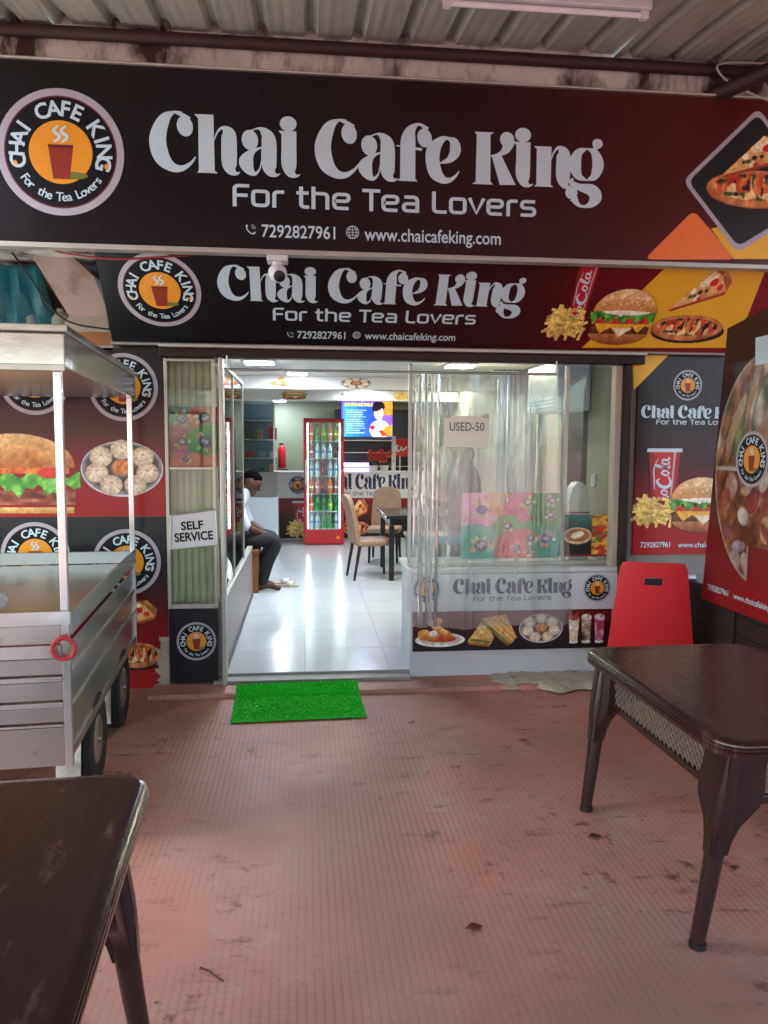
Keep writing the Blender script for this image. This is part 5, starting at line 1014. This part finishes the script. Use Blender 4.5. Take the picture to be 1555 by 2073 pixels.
KIN = [('green soda', '0f9a3c', '0a5a26', .30, .036), ('orange juice', 'd9782a', 'e8e2d8', .27, .036), ('clear water', 'a9d4da', '3a7ad0', .28, .036), ('dark cola', '3a1710', 'b01820', .28, .036), ('lime soda', '5fae3a', 'e9e04a', .29, .036), ('pink drink', 'c06a7a', 'efe6e6', .25, .035)]
ROWS = [(0, [2, 2, 0, 0, 2]), (1, [1, 0, 0, 4, 0]), (2, [1, 5, 3, 1, 5]), (3, [2, 2, 3, 2, 2]), (4, [5, 2, 2, 2, 3]), (5, [1, 0, 4, 1, 4])]
ORD = ['bottom', 'second', 'third', 'fourth', 'fifth', 'top']
cache = {}
for k, row in ROWS:
    for i, q in enumerate(row):
        nm, c1, c2, h, rr = KIN[q]; h = min(h, step-.03)
        if q not in cache:
            bm_ = bottle_mesh(h, rr).mesh('bottle_body', mat('liquid_'+nm, c1, .12, var=.05, spec=.6), True); lb = MB().lathe([(rr*.955, h*.35), (rr*.955, h*.49)], 12).mesh('label', mat('bottle_label_'+nm, c2, .5), True); cap = MB().lathe([(rr*.42, h*.95), (rr*.42, h*1.03)], 10).mesh('cap', mat('cap_'+nm, c2, .4), True); cache[q] = (bm_, lb, cap)
        x = fx0+.118+i*.0985; t = thing('bottle', f'{nm} bottle on the {ORD[k]} shelf of the red fridge', 'bottle', (x, fy+.14, SH[k]), 0, 'bottles in the drinks fridge')
        for n_, me in zip(('bottle_body', 'label', 'cap'), cache[q]): link(n_, me, t, Matrix.Identity(4), True)
# television
TP = Pl((0, 13.2, 0), (1, 0, 0), (0, 0, 1)); u0, v0 = TP.uv(691, 884); u1, v1 = TP.uv(795, 811)
tv = thing('television', 'wall television showing a bright blue and orange advertisement', 'television', ((u0+u1)/2, 13.2, v0)); b = MB(); b.bbox((u0-.015, 13.205, v0-.015), (u1+.015, 13.25, v1+.012), .004); b.build('bezel', BLACK, tv); b = MB(); b.bbox(((u0+u1)/2-.04, 13.251, v0+.2), ((u0+u1)/2+.04, 13.29, 2.438), .004); b.build('mount', BLACK, tv)
rel(TP, tv_print(mat_attr('tv_glow', .6, .26)), 'screen', tv, u0, v0, u1, v1, -.002)
# back kitchen: dark cabinet, shelf, red drinks sign
kc = thing('kitchen_cabinet', 'dark cabinet with open shelves behind the back counter', 'cabinet', (1.4, 14.1, FZ)); b = MB(); b.bbox((.55, 14.1, FZ), (2.2, 14.48, 2.3), .005); b.build('carcass', mat('dark_blue_cabinet', '1a1f2c', .35, var=.2), kc)
for z in (1.25, 1.5, 1.72): b = MB(); b.bbox((.57, 13.95, z), (2.18, 14.099, z+.02), .003); b.build('shelf', STEEL, kc)
sg = thing('drinks_sign', 'small red square sign with white script above the back counter', 'sign', at(808, 925, Y=13.3)); p = at(797, 924, Y=13.3); q = at(828, 888, Y=13.3); b = MB(); b.bbox((p.x, 13.3, p.z), (q.x, 13.33, q.z), .004); b.build('panel', INK_RED, sg)
b = MB(); w_ = q.x-p.x; b.ribbon([(.3*w_, .75*w_, .02), (.18*w_, .6*w_, .035), (.25*w_, .35*w_, .035), (.45*w_, .45*w_, .02), (.5*w_, .6*w_, .03), (.62*w_, .4*w_, .03), (.85*w_, .65*w_, .02)]); b.build('script', INK_WHITE, sg, M=Matrix.Translation((p.x, 13.297, p.z)) @ Matrix.Rotation(R(90), 4, 'X'))
b = MB(); b.bbox((p.x+.1, 13.331, z_t), (p.x+.13, 13.35, q.z), .003); b.build('stand', STEEL, sg)
pc = thing('steel_pole', 'thin white pole standing on the back counter beside the flowers', 'pole', at(797, 950, Y=13.1)); p = at(797, 950, Y=13.1); b = MB(); b.bbox((p.x-.035, 13.08, z_t), (p.x+.035, 13.12, 1.8), .006); b.build('column', WHITE_LAM, pc); b = MB(); b.bbox((p.x-.06, 13.06, z_t), (p.x+.06, 13.14, z_t+.012), .003); b.build('foot', WHITE_LAM, pc)
# light bars on the counter
for i, (yy, lab) in enumerate(((944, 'glowing violet white light bar resting on the back counter'), (932, 'upper glowing violet white light bar on its bracket over the back counter'))):
    a, c = at(690, yy, Y=13.05), at(746, yy, Y=13.05); z = z_t+.03+i*.085; t = thing('light_bar', lab, 'light bar', ((a.x+c.x)/2, 13.05, z_t)); b = MB(); b.tube([(a.x, 13.03, z), (c.x, 13.03, z)], .028, 10); b.build('tube', mat('violet_led', 'b8a8ff', .5, emit=1.2, var=0), t, True)
    for x in (a.x+.03, c.x-.03): b = MB(); b.bbox((x-.012, 13.06, z_t), (x+.012, 13.075, z+.03), .002); b.build('bracket', BLACK, t)
# red flowers in white pots
fl = thing('flower_pots', 'red flowers in white pots on the back counter', 'flowers', at(768, 950, Y=12.98)); p = at(768, 950, Y=12.98); r = random.Random(4)
for dx in (-.1, .08): b = MB(); b.lathe([(.055, 0), (.075, .06), (.08, .1), (.07, .1)], 14, Matrix.Translation((p.x+dx, 12.98, z_t))); b.build('pot', WHITE_LAM, fl, True)
b = MB(); c_ = MB()
for i in range(150):
    a = r.uniform(0, 6.28); q = Vector((p.x+r.choice((-.1, .08))+.13*r.gauss(0, .6), 12.98+.07*r.gauss(0, .6), z_t+.1+abs(r.gauss(.1, .07)))); d = Vector((math.cos(a), math.sin(a)*.6, r.uniform(-.3, .8))).normalized()*.05; nn = Vector((-d.y, d.x, 0)).normalized()*.014; b.add([q, q+d*.5+nn, q+d, q+d*.5-nn], [(0, 1, 2, 3)])
for i in range(34):
    q = Vector((p.x+.2*r.uniform(-1, 1), 12.95+.08*r.uniform(-1, 1), z_t+.17+.2*r.random()))
    for k in range(6): a = k*1.047; d = Vector((math.cos(a)*.035, -.01, math.sin(a)*.035)); nn = Vector((-d.z, 0, d.x))*.4; c_.add([q, q+d*.6+nn, q+d, q+d*.6-nn], [(0, 1, 2, 3)])
b.build('foliage', mat('leaf_green', '2c5a2a', .6, var=.3), fl); c_.build('blossom', mat('blossom_red', 'b8301f', .6, var=.2), fl)
# showcase, freezer, extinguisher
sx0, sx1 = at(500, 900, Y=13.4).x, at(557, 900, Y=13.4).x; shc = thing('glass_showcase', 'tall glass showcase with steel shelves in the far left corner', 'showcase', ((sx0+sx1)/2, 13.4, FZ)); sx0 -= .55
for x in (sx0, sx1-.03): b = MB(); b.bbox((x, 13.38, FZ), (x+.03, 13.42, 2.36), .003); b.build('frame_post', STEEL_B, shc)
b = MB(); b.box((sx0+.03, 13.85, FZ), (sx1-.03, 13.88, 2.36)); b.build('back_panel', mat('blue_grey_panel', '6d8296', .35, var=.1), shc); b = MB(); b.box((sx0+.031, 13.39, FZ+.9), (sx1-.031, 13.395, 2.34)); b.build('pane', GLASS, shc); b = MB(); b.bbox((sx0+.031, 13.385, FZ), (sx1-.031, 13.41, FZ+.89), .003); b.build('lower_door', mat('slate_panel', '35424e', .4), shc)
r = random.Random(12)
for z in (1.1, 1.4, 1.72, 2.05):
    b = MB(); b.bbox((sx0+.031, 13.42, z), (sx1-.031, 13.84, z+.015), .002); b.build('shelf', STEEL_B, shc)
    if z > 2: continue
    for k in range(5):
        x = sx0+.12+k*.2; h = r.uniform(.1, .22); c1 = ['c9a06a', 'b8322c', '8aa8c8', 'd8d4c8', '4a6a4a'][(k+int(z*10)) % 5]; b = MB(); b.bbox((x, 13.5, z+.016), (x+r.uniform(.08, .14), 13.62, z+.016+h), .01)
        tag(b.build('snack_packet', mat('packet_'+c1, c1, .35, var=.1)), {'c9a06a': 'tan', 'b8322c': 'red', '8aa8c8': 'blue', 'd8d4c8': 'cream', '4a6a4a': 'green'}[c1]+{1.1: ' snack packet on the lowest shelf of the glass showcase', 1.4: ' snack packet on the middle shelf of the glass showcase', 1.72: ' snack packet on the upper shelf of the glass showcase'}[z], 'packet', 'packets in the showcase')
fy2 = 11.4; qx = at(562, 1050, Y=fy2).x; qz = at(562, 1007, Y=fy2).z; fz = thing('chest_freezer', 'white chest freezer with sloping glass lid behind the seated person', 'freezer', (qx-.45, fy2, FZ)); b = MB(); b.bbox((qx-.95, fy2, FZ), (qx, fy2+.6, qz), .012); b.build('body', mat('freezer_white', 'c3d2dc', .3, var=.03), fz)
b = MB(); b.prism([(0, 0), (.6, 0), (.6, .36), (.42, .36)], 0, .93, Matrix.Translation((qx-.01, fy2+.005, qz)) @ Matrix(((0, 0, -1, 0), (1, 0, 0, 0), (0, 1, 0, 0), (0, 0, 0, 1)))); b.build('glass_lid', glass_mat('lid_glass', (.85, .92, .94), .2), fz)
ex = at(571, 945, Y=14.35); e_ = thing('fire_extinguisher', 'red fire extinguisher standing against the olive back wall', 'extinguisher', (ex.x, 14.35, FZ)); b = MB(); zz = at(571, 948, Y=14.35).z; b.lathe([(.06, 0), (.07, .02), (.07, .34), (.05, .4), (.02, .43)], 16, Matrix.Translation((ex.x, 14.3, zz))); b.build('cylinder', RED_MET, e_, True); b = MB(); b.bbox((ex.x-.05, 14.28, zz+.43), (ex.x+.03, 14.32, zz+.47), .006); b.build('handle', BLACK, e_); b = MB(); b.bbox((ex.x-.12, 14.2, FZ), (ex.x+.12, 14.48, zz-.001), .005); b.build('stand', mat('grey_stand', '55554f', .5), e_)
# dining table and chairs
TAN = mat('tan_leatherette', '92765e', .55, var=.15, scale=8, bump=.1); LEGB = mat('black_lacquer', '14161c', .3)
def dchair(label, x, y, rz):
    t = thing('dining_chair', label, 'dining chair', (x, y, FZ), rz, None)
    b = MB(); n = 8; vs = []
    for o_ in (0, -.05):
        for j in range(13):
            t_ = j/12; z = .44+.56*t_; wd = .215-.03*t_-.05*max(0, (t_-.85)/.15)**2; 
            for i in range(n+1): u = -1+2*i/n; vs.append((u*wd, -.2-.1*t_**1.5+o_+.012*(1-u*u)*(1 if o_ == 0 else -1), z-.03*u*u*t_**4))
    S = 13*(n+1); I = lambda i, j, k: k*S+j*(n+1)+i; F = []
    for j in range(12):
        for i in range(n): F += [(I(i, j, 0), I(i+1, j, 0), I(i+1, j+1, 0), I(i, j+1, 0)), (I(i, j+1, 1), I(i+1, j+1, 1), I(i+1, j, 1), I(i, j, 1))]
        F += [(I(0, j, 0), I(0, j+1, 0), I(0, j+1, 1), I(0, j, 1)), (I(n, j, 0), I(n, j, 1), I(n, j+1, 1), I(n, j+1, 0))]
    for i in range(n): F += [(I(i, 0, 0), I(i, 0, 1), I(i+1, 0, 1), I(i+1, 0, 0)), (I(i, 12, 0), I(i+1, 12, 0), I(i+1, 12, 1), I(i, 12, 1))]
    b.add(vs, F); b.build('backrest', TAN, t, True, local=True); b = MB(); b.bbox((-.22, -.235, .4), (.22, .22, .47), .025); b.build('seat', TAN, t, True, local=True)
    for sx in (-1, 1):
        for ya, yb in ((-.2, -.27), (.18, .2)): b = MB(); b.tube([(sx*.18, ya, .41), (sx*.19, yb, 0)], [.022, .015], 8); b.build('leg', LEGB, t, True, local=True)
    return t
dchair('tan leatherette dining chair pulled up to the side of the black dining table', .80, 9.05, R(-80)); dchair('tan leatherette dining chair at the far end of the black dining table', 1.08, 10.35, R(168)); dchair('tan leatherette dining chair between the black dining table and the right wall', 1.95, 9.3, R(92))
dt = thing('dining_table', 'black dining table with glossy top inside the shop', 'table', (1.38, 9.3, FZ)); b = MB(); b.bbox((.93, 8.74, .80), (1.83, 9.9, .835), .006); b.build('table_top', mat('glossy_black_top', '20252c', .08), dt)
b = MB(); b.bbox((.98, 8.79, .72), (1.78, 9.85, .799), .004); b.build('apron', LEGB, dt)
for x in (.97, 1.73):
    for y in (8.78, 9.8): b = MB(); b.bbox((x, y, FZ), (x+.06, y+.06, .719), .004); b.build('leg', LEGB, dt)
# inside the serving bay
b = MB(); n = 60; vs = []; xa, xb = at(1005, 900, Y=7.3).x, 2.24
for z in (2.36, 1.0):
    for i in range(n+1): s_ = i/n; vs.append((xa+(xb-xa)*s_, 7.3+.03*math.sin(s_*45)+.015*math.sin(s_*17), z))
b.add(vs, [(i, i+1, n+2+i, n+1+i) for i in range(n)]); o = b.build('white_curtain', mat('white_cloth', 'e2e8f6', .8, var=.03), None, True); o.modifiers.new('t', 'SOLIDIFY').thickness = .003; tag(o, 'pale white cloth curtain hanging behind the counter window', 'curtain')
b = MB(); b.tube([(xa-.05, 7.3, 2.37), (2.25, 7.3, 2.37)], .01, 8); tag(b.build('curtain_pole', STEEL, None, True), 'thin pole holding the pale cloth curtain behind the counter window', 'rod')
dr = thing('inner_door', 'dark brown inner door in the beige right wall', 'door', (2.31, 6.3, FZ)); b = MB(); b.bbox((2.29, 6.0, FZ), (2.33, 6.6, 2.05), .004); b.build('leaf', mat('brown_door', '3a2622', .45, var=.2, stretch=(1, 1, .2)), dr); b = MB(); b.tube([(2.285, 6.06, 1.05), (2.27, 6.06, 1.05), (2.265, 6.14, 1.05)], .008, 8); b.build('handle', STEEL, dr, True)
ac = thing('air_conditioner', 'white boxy air conditioner unit high on the right wall behind the counter window', 'air conditioner', (2.1, 6.3, 2.05)); b = MB(); b.bbox((1.98, 5.92, 1.93), (2.255, 6.75, 2.34), .02); b.build('casing', mat('ac_white', 'c2cad8', .4, var=.03), ac)
for k in range(3): b = MB(); b.bbox((1.972, 6.0, 1.96+k*.03), (1.981, 6.68, 1.972+k*.03), .002); b.build('louvre', mat('ac_louvre', '9aa2b0', .4), ac)
sw = thing('light_switch', 'small white switch plate on the beige wall beside the counter window', 'switch', (2.255, 5.6, 1.2)); p = at(1202, 972, X=2.255); b = MB(); b.bbox((2.247, p.y-.04, p.z-.05), (2.259, p.y+.04, p.z+.05), .003); b.build('plate', WHITE_LAM, sw); b = MB(); b.bbox((2.242, p.y-.012, p.z-.02), (2.2465, p.y+.012, p.z+.02), .001); b.build('rocker', WHITE_PAINT, sw)
bg_ = thing('striped_bag', 'white rounded bag with blue and red stripes on the counter inside the window', 'bag', at(1165, 1040, Y=5.62)); p = at(1166, 1040, Y=5.6); pt = at(1166, 975, Y=5.6).z; hb_ = pt-zd-.03; b = MB(); Pp = [(-.075, 0), (.085, 0), (.085, hb_*.7)]+[(.005+.08*math.cos(a), hb_*.7+hb_*.3*math.sin(a)) for a in np.linspace(.2, 2.94, 9)]+[(-.075, hb_*.7)]
b.prism(Pp, -.06, .06, Matrix.Translation((p.x, 5.6, zd+.032)) @ Matrix.Rotation(R(90), 4, 'X')); b.build('body', mat('white_vinyl', 'd2d6da', .45), bg_)
for zz, mm in ((.56, INK_NAVY), (.6, INK_RED), (.52, INK_RED)): b = MB(); b.box((p.x-.0765, 5.5385, zd+.032+hb_*zz), (p.x+.0865, 5.6615, zd+.032+hb_*zz+.008)); b.build('stripe', mm, bg_)
bt = thing('prep_table', 'steel prep table with blue edge behind the serving counter', 'table', (1.0, 6.2, FZ)); b = MB(); b.bbox((.82, 5.95, .9), (1.5, 6.35, .93), .004); b.build('top', STEEL_B, bt); b = MB(); b.bbox((.82, 5.935, .87), (1.5, 5.949, .935), .002); b.build('blue_edge', mat('blue_strip', '2f7aa6', .4), bt)
for x in (.84, 1.44):
    for y in (5.97, 6.3): b = MB(); b.bbox((x, y, FZ), (x+.03, y+.03, .899), .003); b.build('leg', STEEL, bt)
bh = thing('wooden_bench', 'plain brown wooden box bench under the seated person', 'bench', (-.8, 8.43, FZ)); WOOD = mat('brown_wood', '7a4c28', .5, var=.2, scale=5, stretch=(1, 1, .3))
b = MB(); b.bbox((-1.1, 8.14, FZ), (-.50, 8.17, .5), .004); b.build('side_panel', WOOD, bh); b = MB(); b.bbox((-1.1, 8.68, FZ), (-.50, 8.71, .5), .004); b.build('side_panel', WOOD, bh); b = MB(); b.bbox((-1.12, 8.12, .501), (-.49, 8.73, .53), .005); b.build('seat_board', WOOD, bh)
b = MB(); b.bbox((-.52, 8.172, FZ), (-.502, 8.678, .499), .004); b.build('front_panel', WOOD, bh)
SOLE = mat('cream_slipper', 'b8a890', .6)
for i, (x, y, a) in enumerate(((-.21, 8.5, -8), (-.27, 8.66, 6))):
    t = thing('slipper', ('cream slipper lying in front of the seated person\'s bare feet', 'second cream slipper behind the first one on the shop floor')[i], 'slipper', (x, y, FZ), R(a)); P = [(-.13, -.03), (-.05, -.035), (.05, -.045), (.12, -.03), (.135, 0), (.12, .03), (.05, .045), (-.05, .035), (-.13, .03)]; b = MB(); b.prism(P, 0, .022); b.build('sole', SOLE, t, local=True)
    b = MB(); n = 9; vs = [(xx, .046*math.cos(a_), .02+.05*math.sin(a_)) for xx in (-.0, .085) for a_ in np.linspace(0, math.pi, n)]; b.add(vs, [(i_, i_+1, n+i_+1, n+i_) for i_ in range(n-1)]); o = b.build('strap', mat('white_strap', 'c9c6be', .5), t, True, local=True); o.modifiers.new('t', 'SOLIDIFY').thickness = .004
# ================================================================ PEOPLE
def remeshed(name, chains, balls, m, vox=.007, smooth=4, parent=None):
    b = MB()
    for pts, rad in chains:
        P = smoothpath([(*p, r_) for p, r_ in zip(pts, rad)], 5) if len(pts) > 2 else [(*p, r_) for p, r_ in zip(pts, rad)]
        b.tube([p[:3] for p in P], [p[3] for p in P], 12)
        for p in (P[0], P[-1]): b.sphere(p[:3], p[3], 10)
    for c, r_ in balls: b.sphere(c, r_, 14)
    me = b.mesh('tmp', m); o = bpy.data.objects.new('tmp', me); COL.objects.link(o)
    md = o.modifiers.new('r', 'REMESH'); md.mode = 'VOXEL'; md.voxel_size = vox; md.use_smooth_shade = True; ms = o.modifiers.new('s', 'SMOOTH'); ms.iterations = smooth; ms.factor = .5
    bpy.context.view_layer.update(); out = bpy.data.meshes.new_from_object(o.evaluated_get(bpy.context.evaluated_depsgraph_get())); bpy.data.objects.remove(o)
    out.name = name; out.polygons.foreach_set('use_smooth', [True]*len(out.polygons)); out.materials.clear(); out.materials.append(m); return link(name, out, parent)
def hand(w, d, u, s, curl=.6):
    """palm and five fingers: wrist w, pointing d, up u, thumb side s"""
    w, d, u, s = [Vector(v) for v in (w, d, u, s)]; d.normalize(); u.normalize(); s.normalize(); ch = [([w, w+d*.045, w+d*.085], [.024, .032, .034])]
    for k, (o_, L) in enumerate(((.03, .072), (.01, .08), (-.01, .075), (-.03, .058))):
        p0 = w+d*.08+s*o_; p1 = p0+d*L*.45-u*L*.12*curl; p2 = p1+(d*(1-curl)-u*curl)*L*.5; p3 = p2+(d*.2-u)*L*.3*curl; ch.append(([p0, p1, p2, p3], [.0105, .0095, .0085, .0075]))
    ch.append(([w+d*.02+s*.025, w+d*.055+s*.05, w+d*.085+s*.048-u*.012], [.013, .011, .009])); return ch
def head_bits(c, fwd, up, side):
    c, f, u, s = [Vector(v) for v in (c, fwd, up, side)]; f.normalize(); u.normalize(); s.normalize()
    ch = [([c-u*.05-f*.03, c-u*.15-f*.06], [.06, .058]), ([c+f*.02-u*.04, c+f*.055-u*.09], [.07, .045]), ([c+f*.088+u*.01, c+f*.108-u*.03], [.012, .017]), ([c+f*.085-u*.062-s*.02, c+f*.085-u*.062+s*.02], [.011, .011])]
    for k in (-1, 1): ch.append(([c+s*.082*k+u*.01-f*.01, c+s*.085*k-u*.035], [.018, .012])); ch.append(([c+f*.083+s*.018*k+u*.03, c+f*.075+s*.05*k+u*.03], [.013, .012]))
    return ch, [(tuple(c+f*.0), .092), (tuple(c+u*.025-f*.02), .096), (tuple(c+u*.02+f*.03), .078)]
# seated person on the bench, facing the room (+X)
p1 = thing('person', 'person in a pale shirt and black trousers sitting bent forward on the bench', 'person', (-.75, 8.42, FZ)); hc = Vector((-.575, 8.42, 1.235)); f = Vector((.86, -.12, -.5)); u = Vector((.5, 0, .86)); s = Vector((0, 1, 0))
hch, hb2 = head_bits(hc, f, u, s); yc = 8.42
torso = [([(-.83, yc, .60), (-.82, yc, .78), (-.76, yc, .98), (-.69, yc, 1.08), (-.65, yc, 1.13)], [.125, .125, .135, .09, .06]), ([(-.72, yc-.16, 1.03), (-.70, yc, 1.06), (-.72, yc+.16, 1.03)], [.07, .075, .07]), ([(-.83, yc-.08, .62), (-.83, yc+.08, .62)], [.11, .11])]
legs = []; arms = []; hands = []
for k in (-1, 1):
    kx, ax = (-.33, -.46) if k < 0 else (-.36, -.53); legs.append(([(-.80, yc+.09*k, .615), (-.55, yc+.11*k, .625), (kx, yc+.12*k, .60), ((kx+ax)/2-.01, yc+.12*k, .38), (ax, yc+.12*k, .165)], [.092, .082, .064, .056, .042])); hands.append(([(ax-.035, yc+.12*k, .115), (ax+.06, yc+.12*k, .125), (ax+.17, yc+.12*k, .09)], [.04, .036, .026])); hands.append(([(ax, yc+.12*k, .2), (ax, yc+.12*k, .13)], [.04, .04]))
    w_ = Vector((-.47, yc+.14*k, .70)); arms.append(([(-.72, yc+.18*k, 1.03), (-.68, yc+.22*k, .9), (-.63, yc+.22*k, .79)], [.055, .05, .042])); hands.append(([(-.63, yc+.22*k, .79), (-.56, yc+.19*k, .745), tuple(w_)], [.042, .038, .027])); hands += hand(w_, (.85, -.25*k, -.35), (.3, 0, 1), (0, -k, 0), .8)
remeshed('body', torso+legs+arms+hands+hch, hb2, SKIN, .006, 3, p1)
remeshed('shirt', [(a, [x+.014 for x in r_]) for a, r_ in torso[:2]]+[(a, [x+.016 for x in r_]) for a, r_ in arms]+[(torso[2][0], [.118, .118])], [], mat('pale_shirt', 'b9c3d4', .8, var=.08, bump=.2, bscale=14), .009, 3, p1).data
sh = p1.children[-1]
remeshed('trousers', [(a, [x+.012 for x in r_]) for a, r_ in legs]+[([(-.83, yc-.08, .60), (-.83, yc+.08, .60)], [.128, .128])], [], mat('black_trousers', '14161b', .8, var=.15, bump=.2, bscale=14), .009, 3, p1)
remeshed('hair', [], [(tuple(hc+u*.042-f*.028), (.1, .096, .095)), (tuple(hc+u*.06+f*.012), (.078, .082, .05)), (tuple(hc-u*.01-f*.06), (.06, .078, .07))], HAIR, .008, 2, p1)
for k in (-1, 1): b = MB(); b.sphere(tuple(hc+f*.088+s*.033*k+u*.005), .011, 10); b.build('eye', mat('eye_dark', '1a1412', .2), p1, True)
# standing person behind the serving counter, facing the shop's left
p2 = thing('person', 'person in a navy shirt standing behind the clear curtain, face hidden by the notice', 'person', (1.42, 6.75, FZ)); hx = Vector((1.36, 6.75, 1.70)); f = Vector((-.95, -.2, -.3)); u = Vector((-.3, 0, .95)); s = Vector((.2, -.98, 0)); hch, hb2 = head_bits(hx, f, u, s); X, Y = 1.42, 6.75
torso = [([(X, Y, .92), (X, Y, 1.1), (X-.01, Y, 1.32), (X-.02, Y, 1.46), (X-.04, Y, 1.55)], [.14, .135, .15, .10, .06]), ([(X-.02, Y-.17, 1.42), (X-.02, Y, 1.45), (X-.02, Y+.17, 1.42)], [.07, .08, .07])]
legs = []; arms = []; hands = []
for k in (-1, 1):
    legs.append(([(X, Y+.09*k, .93), (X, Y+.1*k, .52), (X+.01, Y+.1*k, .15)], [.1, .07, .048])); hands.append(([(X+.04, Y+.1*k, .115), (X-.08, Y+.1*k, .11), (X-.18, Y+.1*k, .10)], [.045, .04, .028])); w_ = Vector((X-.27, Y-.14*(k < 0)+.1*(k > 0), 1.16))
    arms.append(([(X-.02, Y+.19*k, 1.42), (X+.0, Y+.23*k, 1.28), (X-.02, Y+.23*k, 1.14)], [.06, .055, .046])); hands.append(([(X-.02, Y+.23*k, 1.14), (X-.15, Y+.2*k, 1.12), tuple(w_)], [.044, .04, .028])); hands += hand(w_, (-1, 0, .1), (0, 0, 1), (0, -k, 0), .6)
remeshed('body', torso+legs+arms+hands+hch, hb2, SKIN, .007, 3, p2)
remeshed('shirt', [(a, [x+.014 for x in r_]) for a, r_ in torso]+[(a, [x+.016 for x in r_]) for a, r_ in arms], [], mat('navy_shirt', '20283c', .8, var=.12, bump=.2, bscale=14), .01, 3, p2)
remeshed('trousers', [(a, [x+.014 for x in r_]) for a, r_ in legs]+[([(X, Y-.06, .93), (X, Y+.06, .93)], [.12, .12])], [], MATS['black_trousers'], .01, 3, p2)
remeshed('hair', [], [(tuple(hx+u*.042-f*.028), (.1, .096, .095)), (tuple(hx+u*.06+f*.012), (.078, .082, .05)), (tuple(hx-u*.01-f*.06), (.06, .078, .07))], HAIR, .009, 2, p2)
for k in (-1, 1): b = MB(); b.sphere(tuple(hx+f*.088+s*.033*k+u*.005), .011, 10); b.build('eye', MATS['eye_dark'], p2, True)
